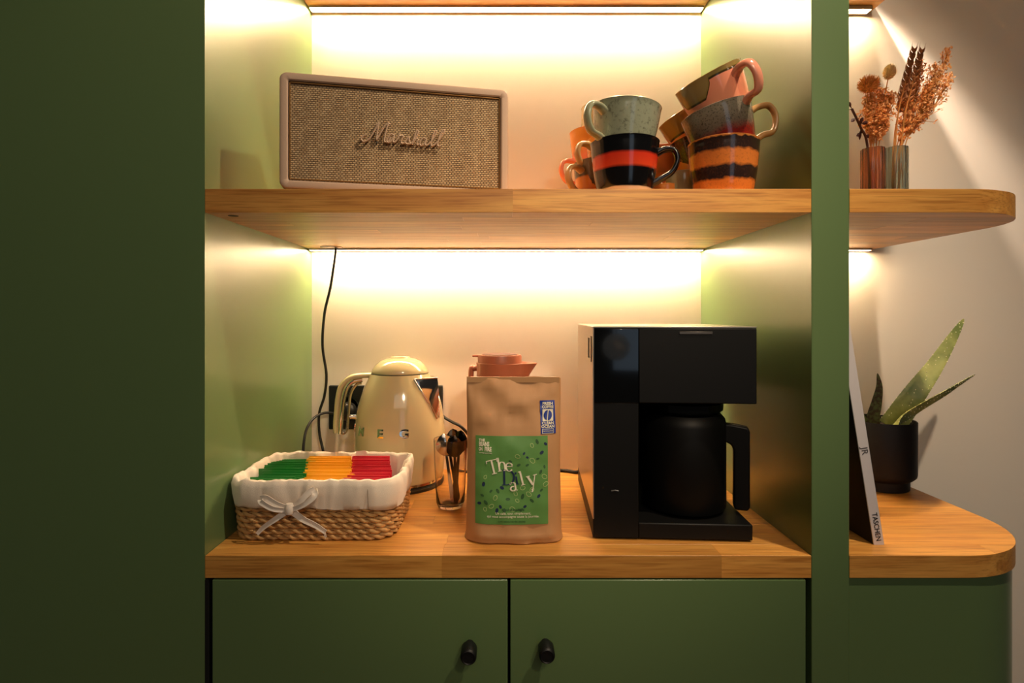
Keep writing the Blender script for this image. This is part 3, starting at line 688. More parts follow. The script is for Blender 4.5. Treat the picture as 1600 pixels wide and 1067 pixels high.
# ------------------------------------------------------------------ glass with spoons
M_glass = mat('clear_glass', (255, 250, 242), 0.01, trans=1.0, ior=1.45)
GX, GY = -103.0, 222.0
t = thing('drinking_glass', 'clear glass tumbler holding spoons, left of the coffee bag', 'glass', (GX, GY, ZC))
m = MB(); m.lathe([(1, 0), (18, 0), (24, 3), (27.5, 12), (29, 40), (31.5, 90), (33, 132), (32.6, 134.5), (31.4, 134), (30, 90), (27.5, 40), (25, 14), (20, 8), (1, 7)], 56, fn=lambda r, a, z: r*(1+0.012*math.sin(8*a+z*0.06)) if z < 110 else r); m.build('tumbler', M_glass, t, smooth=60)
M_spoon = mat('dark_steel', (70, 60, 50), 0.15, metal=1)
M_spoon2 = mat('steel', (190, 184, 172), 0.12, metal=1)
def spoon(label, bx, by, tx_, ty_, tz_, ms, face=0.0, plastic=False):
    """handle end low in the glass, bowl on top at (tx,ty,tz)"""
    t = thing('teaspoon', label, 'spoon', (GX+bx, GY+by, ZC+9), group='spoons in the tumbler')
    p0 = Vector((0, 0, 0)); p1 = Vector((tx_-bx, ty_-by, tz_-9)); ax = (p1-p0).normalized(); Ln = (p1-p0).length
    sd = Vector((math.cos(face), math.sin(face), 0)); sd = (sd-ax*sd.dot(ax)).normalized(); nn = ax.cross(sd)
    m = MB(); ls = []
    for u, wd_ in ((0, 3.6), (0.06, 4.6), (0.2, 4.0), (0.5, 2.6), (0.68, 2.2)):
        c = p0+ax*(Ln*u); ls.append([c+sd*wd_-nn, c-sd*wd_-nn, c-sd*wd_+nn, c+sd*wd_+nn])
    m.loops(ls); m.build('handle', ms, t, smooth=30)
    m = MB(); ls = []; K_ = 14
    for i in range(K_+1):
        u = i/K_; w_ = 2.2+15.5*math.sin(PI*min(1, u**0.85))**0.75 if u < 1 else 0.5; dp = 5*math.sin(PI*u); c = p0+ax*(Ln*(0.68+0.32*u))
        top = [c+sd*w_*q - nn*(dp*(1-q*q)) for q in (-1, -0.7, -0.35, 0, 0.35, 0.7, 1)]
        bot = [p+nn*1.2 for p in top[::-1]]; ls.append(top+bot)
    m.loops(ls); m.build('bowl', ms, t, smooth=60)
spoon('bright steel spoon with its bowl at the left of the glass', 6, -4, -13, -8, 146, M_spoon2, 0.15)
spoon('dark spoon in the middle of the glass behind the bright one', 14, 4, 4, 10, 152, M_spoon, 0.3)
spoon('dark spoon leaning to the right rim of the glass', 8, 10, 20, 4, 150, M_spoon, -0.4)
spoon('steel spoon with narrow handle leaning left behind the bright one', 16, 10, -10, 14, 138, M_spoon, 0.5)
spoon('dark spoon at the far back of the glass', 12, -8, 8, -12, 143, M_spoon, -0.1)
spoon('black spoon at the right, half hidden by the coffee bag', 2, 14, 22, 16, 142, M_spoon, 0.9)

# ------------------------------------------------------------------ coffee bag
BGX, BGY = 18.0, 78.0
t = thing('coffee_bag', 'brown kraft paper coffee bag with green label and blue sticker', 'bag', (BGX, BGY, ZC), math.radians(-0.6))
HB = 270.0
def bag_hw(z): u = z/HB; return 81.0 - 1.5*math.sin(PI*min(1, u*1.02))**2 + (2.5 if z < 14 else 0)*(1-z/14 if z < 14 else 0) - 1.0*u
def bag_dp(z):
    u = z/HB
    return 36*(1-u**2.2)**0.9+1.0 if u < 1 else 1.0
def bag_y(x, z):
    hw = bag_hw(z); d = bag_dp(z); q = min(1, abs(x)/hw)
    y = -d*(1-q**3.4)**(1/2.2)
    u = z/HB
    cr = 5.0*noise.noise((x*0.022+z*0.012, z*0.016, 1.3))+3.0*(abs(noise.noise((x*0.035+z*0.02, z*0.04, 4.3)))-.3)+1.2*noise.noise((x*0.09, z*0.08, 2.3))
    cr *= 0.6+1.1*max(0, min(1, (z-175)/30)) if z > 30 else 1.2
    cr2 = 3.2*math.exp(-((z-222-0.35*x)/12)**2)*(-1) if z > 190 else 0
    fold = -3.0*math.exp(-((z-12-(x*0.02)**2)/6)**2)
    y += (cr+cr2)*(1-q**4) + fold*(1-q**6)
    y += 2.5*u
    return y
NX = 40; zs = [0, 1.5, 4, 8, 12, 17, 24]+[34+k*9.4 for k in range(25)]+[HB-3, HB]
loops = []
for z in zs:
    hw = bag_hw(z)+ (0 if z else -4); l = []
    for j in range(NX+1):
        x = -hw*math.cos(PI*j/NX); l.append((x, bag_y(x, z) if z else bag_y(x, z)+4, z+(1.5*math.sin(x*0.05) if z > HB-6 else 0)))
    for j in range(1, NX):
        x = hw*math.cos(PI*j/NX); d = bag_dp(z); q = min(1, abs(x)/hw); l.append((x, d*(1-q**3.4)**(1/2.2)+1.5*noise.noise((x*0.03, z*0.03, 8))*(1-q**4)+2.5*z/HB, z+(1.5*math.sin(x*0.05) if z > HB-6 else 0)))
    loops.append(l)
m = MB(); m.loops(loops); m.build('paper_bag', mat('kraft_paper', (182, 136, 92), 0.62, bump=0.25, bscale=60, var=0.08, vscale=12), t, smooth=70)
m = MB(); m.box(-79, 78, -0.2, 5.4, HB-9, HB+0.6); m.build('top_fold', mat('kraft_fold', (176, 132, 88), 0.6), t)
def bmap(cx, cz, rot=0.0, sc=1.0, lift=0.5):
    c, s = math.cos(rot), math.sin(rot)
    def f(x, z, h):
        X = cx+(x*c-z*s)*sc; Z = cz+(x*s+z*c)*sc
        return (X, bag_y(X, Z)-lift-h, Z)
    return f
def sheet(name, x0, x1, z0, z1, m_, lift, th=0.4, par=None, nx=20, nz=24, shear=0.0):
    vs = [(x0+(x1-x0)*i/nx+shear*(j/nz), z0+(z1-z0)*j/nz) for j in range(nz+1) for i in range(nx+1)]
    fs = [[j*(nx+1)+i, j*(nx+1)+i+1, (j+1)*(nx+1)+i+1, (j+1)*(nx+1)+i] for j in range(nz) for i in range(nx)]
    mb = MB(); relief(mb, vs, fs, bmap(0, 0, 0, 1, lift), th); return mb.build(name, m_, par or t, smooth=60)
M_lab = mat('label_green', (92, 140, 72), 0.45); M_white = mat('print_white', (232, 224, 200), 0.6); M_navy = mat('print_navy', (22, 42, 74), 0.6)
M_mid = mat('print_pale_green', (176, 196, 128), 0.6); M_dkg = mat('print_dark_green', (50, 88, 50), 0.6); M_blue = mat('sticker_blue', (24, 52, 140), 0.4)
lx0, lx1, lz0, lz1 = -63.5, 56.5, 33.5, 175.5
lab = sheet('label', lx0, lx1, lz0, lz1, M_lab, 0.5)
LW = lx1-lx0; LH = lz1-lz0
def lp_(u, v): return lx0+LW*u, lz1-LH*v        # label fractions, from its top left corner
def put_text(s, u, v, size, m_, name='print', rot=0.0, bold=0.0, xs=1.0, align='CENTER', par=None, pos=None, lift=1.1, th=0.25):
    vs, fs = text_geo(s, size, align, bold, xs); mb = MB(); cx, cz = pos or lp_(u, v)
    # subdivide long faces is unnecessary: letters are small against the curvature
    relief(mb, vs, fs, bmap(cx, cz, rot, 1, lift), th); return mb.build(name, m_, par or lab)
put_text('THE', 0.045, 0.052, 5.5, M_white, align='LEFT', bold=0.25)
put_text('BEANS', 0.045, 0.098, 9.5, M_white, align='LEFT', bold=0.4, xs=0.62)
put_text('ON', 0.045, 0.155, 8, M_white, align='LEFT', bold=0.35, xs=0.5)
put_text('FIRE', 0.125, 0.155, 9.5, M_white, align='LEFT', bold=0.4, xs=0.68)
put_text('COFFEE ROASTERS', 0.045, 0.198, 2.6, M_white, align='LEFT')
put_text('Rond et équilibré', 0.52, 0.832, 5.2, M_dkg, bold=0.15)
put_text('Un café, tout simplement,', 0.52, 0.873, 5.6, M_white)
put_text('qui vous accompagne toute la journée.', 0.52, 0.908, 5.6, M_white, xs=0.98)
put_text('CAFÉ MOULU OU EN GRAINS', 0.5, 0.965, 3.4, M_dkg)
# serif title letters: strokes of varying width in a unit em (x right, z up, cap height 1)
def arc(cx, cz, rx, rz, a0, a1, w0, w1, n=14):
    P = []; Wd = []
    for k in range(n+1):
        a = math.radians(a0+(a1-a0)*k/n); P.append((cx+rx*math.cos(a), cz+rz*math.sin(a))); Wd.append(w0+(w1-w0)*abs(math.cos(a)))
    return P, Wd
def bar(x0, z0, x1, z1, w_): return [(x0+(x1-x0)*k/6, z0+(z1-z0)*k/6) for k in range(7)], [w_]*7
TH, TN = 0.13, 0.05
SER = {
 'T': [bar(.40,0,.40,1,TH), bar(0,.97,.80,.97,TN), bar(.02,.97,.02,.78,TN), bar(.78,.97,.78,.78,TN), bar(.22,.02,.58,.02,TN)],
 'h': [bar(.13,0,.13,1,TH), bar(0,.97,.15,.97,TN), bar(.0,.02,.28,.02,TN), arc(.36,.42,.20,.22,180,0,TN,TH), bar(.56,0,.56,.44,TH), bar(.42,.02,.70,.02,TN)],
 'e': [arc(.30,.32,.26,.31,20,320,TN,TH,22), bar(.08,.36,.56,.36,TN)],
 'D': [bar(.18,0,.18,1,TH), bar(.02,.02,.40,.02,TN), bar(.02,.98,.40,.98,TN), arc(.36,.5,.46,.47,90,-90,TN,TH,20)],
 'a': [arc(.26,.44,.19,.19,170,0,TN,TH), bar(.45,.08,.45,.46,TH), arc(.26,.17,.18,.16,60,330,TN,TH), bar(.45,.04,.60,.04,TN)],
 'i': [bar(.15,0,.15,.62,TH), bar(.0,.60,.16,.60,TN), bar(.0,.02,.30,.02,TN), bar(.15,.80,.15,.94,TH+.02)],
 'l': [bar(.15,0,.15,1,TH), bar(.0,.97,.16,.97,TN), bar(.0,.02,.30,.02,TN)],
 'y': [bar(.10,.62,.32,.05,TH), bar(.56,.62,.22,-.30,TN+.01), bar(0,.61,.24,.61,TN), bar(.44,.61,.68,.61,TN), arc(.14,-.26,.08,.08,-90,60,TN,.09)],
}
for ch, u, v, sz, rot, mm in (('T', .235, .36, 23, .25, M_white), ('h', .365, .325, 22, .16, M_white), ('e', .475, .33, 21, .05, M_white), ('D', .435, .475, 25, .02, M_navy),
                             ('a', .53, .55, 22, .12, M_white), ('i', .60, .475, 21, .16, M_navy), ('l', .675, .475, 23, .25, M_white), ('y', .78, .475, 27, .22, M_white)):
    mb = MB(); cx, cz = lp_(u, v)
    for P, Wd in SER[ch]:
        vs, fs = ribbon([((x-.35)*sz, (z-.45)*sz) for x, z in P], [q*sz for q in Wd]); relief(mb, vs, fs, bmap(cx, cz, rot, 1, 1.6), 0.3)
    mb.build('title_letter', mm, lab)
# little leaf and bean doodles
rnd = random.Random(11); spots = []
for k in range(46):
    for _ in range(40):
        u, v = rnd.uniform(.04, .97), rnd.uniform(.03, .84)
        if v < .24 and u < .55: continue
        if abs((v-.30)-(0.62*(.95-u))) > .34: continue
        if .14 < u < .86 and .33 < v < .62 and abs(v-.42) < .14: continue
        if all(abs(u-a)+abs(v-b_) > .085 for a, b_ in spots): break
    else: continue
    spots.append((u, v)); cx, cz = lp_(u, v); s_ = rnd.uniform(2.6, 4.4); kind = rnd.random(); rot = rnd.uniform(0, 6.28); mb = MB()
    if kind < .42:
        P = [(s_*1.1*math.cos(a)*(1-.25*math.sin(a)), s_*.8*math.sin(a)+abs(math.cos(a))*s_*.3) for a in [2*PI*i/14 for i in range(15)]]
        vs, fs = ribbon(P, .7); mm = M_mid
    elif kind < .72:
        P = [(s_*1.1*math.cos(a), s_*.62*math.sin(a)) for a in [2*PI*i/12 for i in range(12)]]; vs = P; fs = [list(range(12))]; mm = M_dkg
    else:
        P = [(s_*.9*math.cos(a), s_*.6*math.sin(a)) for a in [2*PI*i/10 for i in range(10)]]; vs = P; fs = [list(range(10))]; mm = M_navy
    relief(mb, vs, fs, bmap(cx, cz, rot, 1, 1.0), .2); mb.build('doodle', mm, lab)
stk = sheet('sticker', 45.5, 70.5, 178.5, 232.5, M_blue, 0.8, 0.4, shear=-1.5, nx=8, nz=10)
scx = 57.2
def stext(s, z, size, m_=M_white, **kw): return put_text(s, 0, 0, size, m_, par=stk, pos=(scx, z), lift=1.6, **kw)
stext('FRESH', 227, 6.4, bold=.22, xs=1.0); stext('COFFEE', 221.5, 6.0, bold=.2, xs=.93); stext('CLEAN', 195.5, 6.4, bold=.22, xs=1.02); stext('OCEAN', 190, 6.4, bold=.22)
sheet('bean_panel', scx-9, scx+9, 199, 218, M_white, 1.5, .25, par=stk, nx=6, nz=6)
mb = MB()
for sg in (-1, 1):
    P = [(sg*(.9+6*math.cos(a)), 8*math.sin(a)) for a in [-PI/2+PI*i/12 for i in range(13)]]; relief(mb, P if sg > 0 else P[::-1], [list(range(13))], bmap(scx, 208.5, -.12, 1, 2.4), .2)
mb.build('bean', M_blue, stk)
mb = MB(); vs, fs = ribbon([(-9.5, -3.5), (9.5, -3.5)], .6); relief(mb, vs, fs, bmap(scx, 182.8, 0, 1, 1.6), .2)
vs, fs = ribbon([(-9.5, 3.2), (9.5, 3.2)], .6); relief(mb, vs, fs, bmap(scx, 182.8, 0, 1, 1.6), .2)
for sx in (-9.5, 9.5):
    vs, fs = ribbon([(sx, -3.5), (sx, 3.2)], .6); relief(mb, vs, fs, bmap(scx, 182.8, 0, 1, 1.6), .2)
mb.build('box_outline', M_white, stk)
stext('PROGRAMME', 182.6, 2.9)

# ------------------------------------------------------------------ terracotta vacuum jug behind the bag
t = thing('vacuum_jug', 'terracotta vacuum jug with disc lid, standing behind the coffee bag', 'jug', (-2, 300, ZC))
M_terra = mat('terracotta_plastic', (178, 106, 78), 0.38)
m = MB(); m.lathe([(50, 0), (55, 1), (56, 4), (56, 236), (54, 238), (20, 238)], 64); m.build('body', M_terra, t, smooth=50)
def jfn(r, a, z):   # beak towards the right
    da = math.atan2(math.sin(a-math.radians(-12)), math.cos(a-math.radians(-12)))
    return r + (z-244)/30*20*max(0, 1-abs(da)/0.5)
m = MB(); m.lathe([(46, 239), (52, 240), (53, 245), (53, 262), (54, 277), (51, 277.5), (45, 268), (20, 266)], 72, fn=lambda r, a, z: jfn(r, a, z) if z > 244 and r > 46 else r); m.build('collar', M_terra, t, smooth=40)
m = MB(); m.lathe([(20, 262), (46, 264), (46, 290), (44.5, 293.5), (41, 294), (39, 291.5), (37, 291.5), (36, 294), (1, 294.5)], 56, -5); 
m.build('stopper', M_terra, t, smooth=40)
m = MB(); m.lathe([(33, 294.6), (37.5, 294.6), (37.5, 295.2), (33, 295.4)], 56, -5); m.build('lid_ring', mat('ring_dark', (96, 44, 30), 0.5), t)
m = MB(); m.box(-62, -30, -9, 9, 289, 293); m.build('lid_tab', M_terra, t, bevel=1.5)
m = MB(); m.tube(cat_rom([(-40, 12, 262), (-58, 18, 263), (-66, 20, 254), (-66, 20, 150), (-60, 18, 80), (-40, 12, 70)], 8), 6, 12, flat=1.6); m.build('handle', M_terra, t, smooth=60)

# ------------------------------------------------------------------ coffee machine
t = thing('coffee_machine', 'black filter coffee machine with steel side and drip head', 'coffee machine', (151, 63, ZC), math.radians(-3.3))
M_mblk = mat('machine_black', (8, 8, 8), 0.5); M_mblk.node_tree.nodes['Principled BSDF'].inputs['Specular IOR Level'].default_value = 0.3; M_steel = mat('brushed_steel', (196, 184, 168), 0.3, metal=0.85, bump=0.05, bscale=300)
TW, TWW, TD, TH_ = 75.0, 268.0, 330.0, 357.0
m = MB(); m.box(1.5, TW, 2, TD, 3, 354); m.build('tower', M_mblk, t, bevel=1)
m = MB(); m.box(TW+0.6, TWW, 1, TD-30, 229, 354); hd = m.build('brew_head', M_mblk, t, bevel=1.5)
m = MB(); m.box(142, 196, -0.6, 0.4, 344, 348.5); m.build('finger_slot', mat('slot_grey', (100, 92, 84), 0.3, metal=0.7), hd, bevel=0.4)
m = MB(); m.box(TW, 262, 2, 235, 3, 29); m.box(TW, 150, 235, TD, 3, 230); m.build('base_plate', M_mblk, t, bevel=2)
m = MB(); m.lathe([(1, 29), (66, 29), (68, 30.5), (66, 32), (1, 32)], 48, 172, 92); m.build('warming_plate', M_gloss, t, smooth=40)
m = MB(); m.box(-0.5, 1.5, 1, TD+1, 34, 356); m.build('steel_side', M_steel, t, bevel=0.5)
m = MB(); m.box(-0.3, 1.5, 1, TD, 4, 34); m.build('side_skirt', M_mblk, t)
m = MB(); m.box(0, TWW, 1, TD+1, 354.5, 357); m.build('top_plate', M_steel, t, bevel=0.6)
m = MB(); m.box(1.5, TW, -0.6, 2, 229, 353); m.build('display_glass', M_gloss, t, bevel=0.6)
m = MB(); m.box(1.5, TW, 0.6, 2, 4, 228); m.build('front_panel', M_mblk, t, bevel=0.6)
m = MB(); m.tube([(30, 0.2, 82), (36, 0, 83), (42, 0.2, 82)], 1.0, 6); m.build('badge', mat('badge_grey', (150, 150, 150), 0.3, metal=0.8), t)
# slot window on the steel side
m = MB()
for (a0, a1, b0_, b1) in ((72, 76, 296, 340), (22, 26, 296, 340), (26, 72, 336, 340), (26, 72, 296, 300)): m.box(-2.2, 0, a0, a1, b0_, b1)
m.build('window_frame', M_steel, t); m = MB(); m.box(-0.9, 0, 26, 72, 300, 336); m.build('window', M_gloss, t)
m = MB(); m.box(4, 24, 14, 32, 0, 3); m.box(235, 255, 14, 32, 0, 3); m.box(4, 24, 300, 318, 0, 3); m.build('feet', M_black, t)
c = thing('thermal_carafe', 'black thermal carafe with angular handle standing on the coffee machine', 'carafe', (151+172*math.cos(0.0576)+92*math.sin(0.0576), 63+92*math.cos(0.0576)-172*math.sin(0.0576), ZC+32.2), math.radians(-3.3))
m = MB(); m.lathe([(60, 0), (70, 1.5), (73, 6), (73, 150), (71, 160), (64, 168), (30, 170)], 64); m.build('body', M_mblk, c, smooth=40)
m = MB(); m.lathe([(30, 170.5), (62, 170.5), (68, 176), (68, 188), (64, 192), (20, 193)], 56); m.build('lid', M_gloss, c, smooth=40)
m = MB(); m.lathe([(8, 193), (30, 193), (30, 195.8), (8, 195.8)], 32); m.build('drip_opening', M_black, c)
m = MB()
hl = [(62, 152), (84, 151), (108, 147), (111, 139), (111, 6), (107, 1), (88, 1), (84, 6), (84, 106), (80, 115), (72, 119), (62, 121)]
m.loops([[(a, -11, z) for a, z in hl], [(a, 11, z) for a, z in hl]]); hh = m.build('handle', M_mblk, c, bevel=4, seg=3); hh.rotation_euler = (0, 0, math.radians(-14))

# ------------------------------------------------------------------ right side: book, pot, vases
t = thing('aloe_pot', 'black cylindrical plant pot with narrower foot on rounded worktop', 'plant pot', (829, 358, ZC))
M_pot = mat('pot_black', (20, 18, 18), 0.55)
m = MB(); m.lathe([(1, 0), (52, 0), (54, 2), (54, 20), (60, 24), (66, 30), (67, 36), (67.5, 146), (66.5, 148), (65, 147), (64.5, 130), (1, 130)], 72); m.build('pot', M_pot, t, smooth=40)
m = MB(); m.lathe([(1, 130.2), (64, 130.2), (50, 133), (1, 134)], 40, fn=lambda r, a, z: r); m.build('soil', mat('soil', (44, 32, 22), 0.95, bump=1.0, bscale=400), t)
Ml, nt, b = newmat('aloe_leaf')
tc = N(nt, 'ShaderNodeTexCoord'); n = N(nt, 'ShaderNodeTexNoise', i_Scale=24.0, i_Detail=3.0); L(nt, tc.outputs['Object'], n.inputs['Vector'])
cr = N(nt, 'ShaderNodeValToRGB'); cr.color_ramp.elements[0].color = lin((104, 122, 58)); cr.color_ramp.elements[1].color = lin((170, 176, 104)); cr.color_ramp.elements[0].position = .35; cr.color_ramp.elements[1].position = .65
L(nt, n.outputs['Fac'], cr.inputs[0]); L(nt, cr.outputs[0], b.inputs['Base Color']); b.inputs['Roughness'].default_value = 0.35; b.inputs['Coat Weight'].default_value = 0.2
M_spot = mat('aloe_thorn', (236, 232, 190), 0.5)
al = thing('aloe_plant', 'aloe vera plant with spotted pointed leaves growing in black pot', 'plant', (829, 358, ZC+131))
Mb, nt, b = newmat('aloe_leaf_brown'); tc = N(nt, 'ShaderNodeTexCoord'); n = N(nt, 'ShaderNodeTexNoise', i_Scale=150.0, i_Detail=3.0); L(nt, tc.outputs['Object'], n.inputs['Vector'])
cr = N(nt, 'ShaderNodeValToRGB'); cr.color_ramp.elements[0].color = lin((70, 54, 30)); cr.color_ramp.elements[1].color = lin((96, 104, 56)); cr.color_ramp.elements[0].position = .42; cr.color_ramp.elements[1].position = .6
L(nt, n.outputs['Fac'], cr.inputs[0]); L(nt, cr.outputs[0], b.inputs['Base Color']); b.inputs['Roughness'].default_value = 0.45
def leaf(pts, w0, th, side=(0.5, -0.6, -0.6), mm=None, spots=True, seed=1, prof=None):
    p = cat_rom(pts, 8); n = len(p); sdv = Vector(side); m = MB(); ls = []; fr = []
    for i, q in enumerate(p):
        tg = (p[min(i+1, n-1)]-p[max(i-1, 0)]).normalized(); sd = (sdv-tg*sdv.dot(tg)).normalized(); nn = tg.cross(sd)
        if nn.y > 0: nn = -nn
        u = i/(n-1); ww = w0*((1-u)**0.75*(1-0.12*(1-u))+0.02); tt = th*(1-u)**0.7+0.4
        ls.append([q+sd*ww, q+sd*ww*.6+nn*tt*.12, q+nn*-tt*.1, q-sd*ww*.6+nn*tt*.12, q-sd*ww, q-sd*ww*.6-nn*tt*.75, q-nn*tt, q+sd*ww*.6-nn*tt*.75]); fr.append((q, sd, nn, ww, tt))
    m.loops(ls); o = m.build('leaf', mm or Ml, al, smooth=70)
    if spots:
        rnd = random.Random(seed); m = MB()
        for i in range(2, n-2):
            q, sd, nn, ww, tt = fr[i]
            for sg in (-1, 1):
                if i % 2 == 0: m.ico(q+sd*sg*ww*1.0, 1.5, 1.5, 1.5)
            for _ in range(1):
                s_ = rnd.uniform(-.75, .75); m.ico(q+sd*s_*ww+nn*(tt*.10), 1.3, 1.0, 1.6)
        m.build('thorns', M_spot, o)['kind'] = 'stuff'
    return o
def A(px, py, y):
    d = (880+y)/880; return ((px-786)*d-829, y-358, -(py-494)*d-(ZC+131))
leaf([A(1392, 668, 352), A(1412, 640, 350), A(1436, 606, 352), A(1462, 570, 356), A(1488, 528, 362), A(1506, 498, 366)], 32, 9, side=(.85, -.1, .52), seed=2)
leaf([A(1392, 676, 330), A(1412, 655, 322), A(1440, 636, 316), A(1478, 614, 312), A(1503, 598, 310), A(1524, 585, 310)], 17, 8, side=(.5, -.3, .8), seed=3)
leaf([A(1366, 678, 356), A(1364, 655, 352), A(1370, 628, 352), A(1374, 604, 354), A(1371, 583, 360)], 19, 6, side=(1, -.1, 0), mm=Mb, spots=False)
leaf([A(1358, 672, 370), A(1347, 652, 366), A(1338, 632, 362), A(1328, 612, 360), A(1318, 594, 358)], 10, 5, side=(.9, 0, .4), spots=False)
# book leaning on the upright
t = thing('book', 'thin tall book with white spine and dark cover leaning on green upright', 'book', (624, 42, ZC))
bt, bh, bd = 17.0, 400.0, 290.0
ang = math.atan2(62.0, 395.0)
t.rotation_euler = (0, -ang, 0)
M_bw = mat('book_white', (226, 220, 222), 0.45); M_bk = mat('cover_dark', (16, 15, 16), 0.4); M_pg = mat('pages', (226, 214, 190), 0.8)
m = MB(); m.box(-bt, -bt+2, 1.5, bd, 0, bh); m.build('front_cover', M_bk, t)
m = MB(); m.box(-2, 0, 1.5, bd, 0, bh); m.build('back_cover', M_bw, t)
m = MB(); m.box(-bt, 0, -0.5, 1.5, 0, bh); spn = m.build('spine', M_bw, t, bevel=0.5)
m = MB(); m.box(-bt+2, -2, 1.5, bd-5, 4, bh-4); m.build('page_block', M_pg, t)
def spine_text(s, zc, size, mm, xs=1.0):
    vs, fs = text_geo(s, size, xs=xs, bold=.1); mb = MB(); relief(mb, vs, fs, lambda x, z, h: (-bt/2+z, -0.6-h, zc-x), 0.25); mb.build('spine_print', mm, spn)
spine_text('TASCHEN', 31, 11.5, M_bk, .92); spine_text('JR', 157, 14.5, mat('print_grey', (90, 86, 88), .5), 1.0)

# vases
def flute(nf, amp): return lambda r, a, z: r*(1+amp*math.cos(nf*a))
def vase(label, x, y, mm):
    t = thing('fluted_vase', label, 'vase', (x, y, ZS))
    m = MB(); R = 20.5; m.lathe([(1, 0), (R-1, 0), (R, 1), (R, 124), (R-.8, 126), (R-2, 125), (R-2.3, 6), (1, 5)], 96, fn=lambda r, a, z: r*(1+0.035*math.cos(14*a)) if r > 17 else r)
    m.build('glass_body', mm, t, smooth=60)
vase('smoky brown fluted glass vase, the left of the two vases', 719, 215, mat('smoke_glass', (222, 176, 150), 0.03, trans=0.95, ior=1.4))
vase('greenish grey fluted glass vase, the right of the two vases', 760, 210, mat('grey_glass', (206, 214, 204), 0.03, trans=0.95, ior=1.4))
def F(px, py, y): return W3(px, py, y)
def rel(P, b): return [tuple(Vector(p)-Vector(b)) for p in P]
M_stem = thin(mat('straw_stem', (222, 160, 88), 0.7), .3); M_ora = thin(mat('dried_orange', (246, 204, 150), 0.75)); M_gold = thin(mat('dried_gold', (246, 212, 164), 0.75))
M_wht = mat('wheat_brown', (158, 98, 54), 0.7); M_fluff = thin(mat('tail_cream', (255, 240, 200), 0.9, sheen=0.5)); M_twig = mat('twig_dark', (60, 22, 18), 0.6)
def stemmed(name, label, cat, base, tip, bend=0.0, r=1.0, ms=None, group=None):
    b = Vector(base); tp = Vector(tip); mid = (b+tp)/2+Vector((bend, 0, 0))
    t = thing(name, label, cat, (b.x, b.y, b.z), group=group)
    dx = max(-11, min(11, (tp.x-b.x)*.16)); mouth = Vector((b.x+dx, b.y+max(-9, min(9, (tp.y-b.y)*.16)), ZS+130)); mid = (mouth+tp)/2+Vector((bend*.5, 0, 0))
    pts = cat_rom(rel([b, mouth, mid, tp], b), 6); m = MB(); m.tube(pts, r, 6); m.build('stem', ms or M_stem, t, smooth=60)
    return t, pts
VB1 = (719, 215, ZS+7); VB2 = (760, 210, ZS+7)
def wheat(label, base, tip, bend, Lh):
    t, pts = stemmed('wheat_stalk', label, 'dried flower', base, tip, bend, 1.3, M_stem, 'dried wheat ears in the right vase')
    end = pts[-1]; dr = (pts[-1]-pts[-4]).normalized(); m = MB(); nk = 15
    for k in range(nk):
        for sg in (-1, 1):
            c = end+dr*(Lh*(k/nk-.45)); w_ = 7.2*(1-(k/nk)*.55); sd = Vector((dr.z, 0, -dr.x))*sg
            Mx = (dr*1.0+sd*.5).normalized().to_track_quat('Z', 'Y').to_matrix()
            m.ico(c+sd*w_*.6+Vector((0, (k % 2)*3-1.5, 0)), 3.2, 3.2, 7.5, Mx)
            m.tube([c+sd*w_, c+sd*(w_+2)+dr*16], [.5, .1], 4)
    m.build('ear', M_wht, t)
wheat('dark brown wheat ear, the left and taller one', (757, 212, ZS+7), F(1417, 118, 190), -10, 96)
wheat('dark brown wheat ear, the right and thicker one', (764, 207, ZS+7), F(1429, 118, 185), -8, 92)
wheat('third brown wheat ear, low behind the other two', (760, 220, ZS+7), F(1411, 152, 230), -8, 60)
def tail(label, base, tip, bend, R, Lh, mm):
    t, pts = stemmed('bunny_tail_grass', label, 'dried flower', base, tip, bend, 1.0, M_stem)
    end = pts[-1]; rnd = random.Random(len(label)); m = MB()
    dr = (pts[-1]-pts[-3]).normalized(); q = dr.to_track_quat('Z', 'Y').to_matrix()
    for k in range(420):
        a = rnd.uniform(0, 2*PI); u = rnd.uniform(-1, 1); s_ = math.sqrt(1-u*u)
        d = q @ Vector((R*s_*math.cos(a), R*s_*math.sin(a), Lh/2*u)); c = end+dr*Lh*.35+d*.72
        tip_ = end+dr*Lh*.35+d*rnd.uniform(1.0, 1.28)+dr*3; m.tube([c, tip_], [.9, .25], 4)
    o = m.build('fluffy_head', mm, t); o['kind'] = 'stuff'
    m = MB(); prof = [(R*.82*math.sin(PI*k/8), -Lh*.42*math.cos(PI*k/8)) for k in range(9)]
    v0 = len(m.v); m.lathe(prof, 14); m.v = [tuple(q @ Vector(v)+end+dr*Lh*.35) for v in m.v]; m.build('seed_head', mm, t, smooth=70)
tail('round bristly cream grass head at the left of the bouquet', (714, 214, ZS+7), F(1356, 143, 200), -14, 17, 30, thin(mat('tail_tan', (236, 184, 116), 0.9)))
tail('fluffy pale bunny-tail head in the middle of the bouquet', (722, 216, ZS+7), F(1388, 122, 210), -4, 10, 26, M_fluff)
tail('peach feathery grass head sticking out low at the right', (764, 212, ZS+7), F(1448, 156, 215), 22, 9, 36, thin(mat('tail_peach', (250, 190, 126), 0.9)))
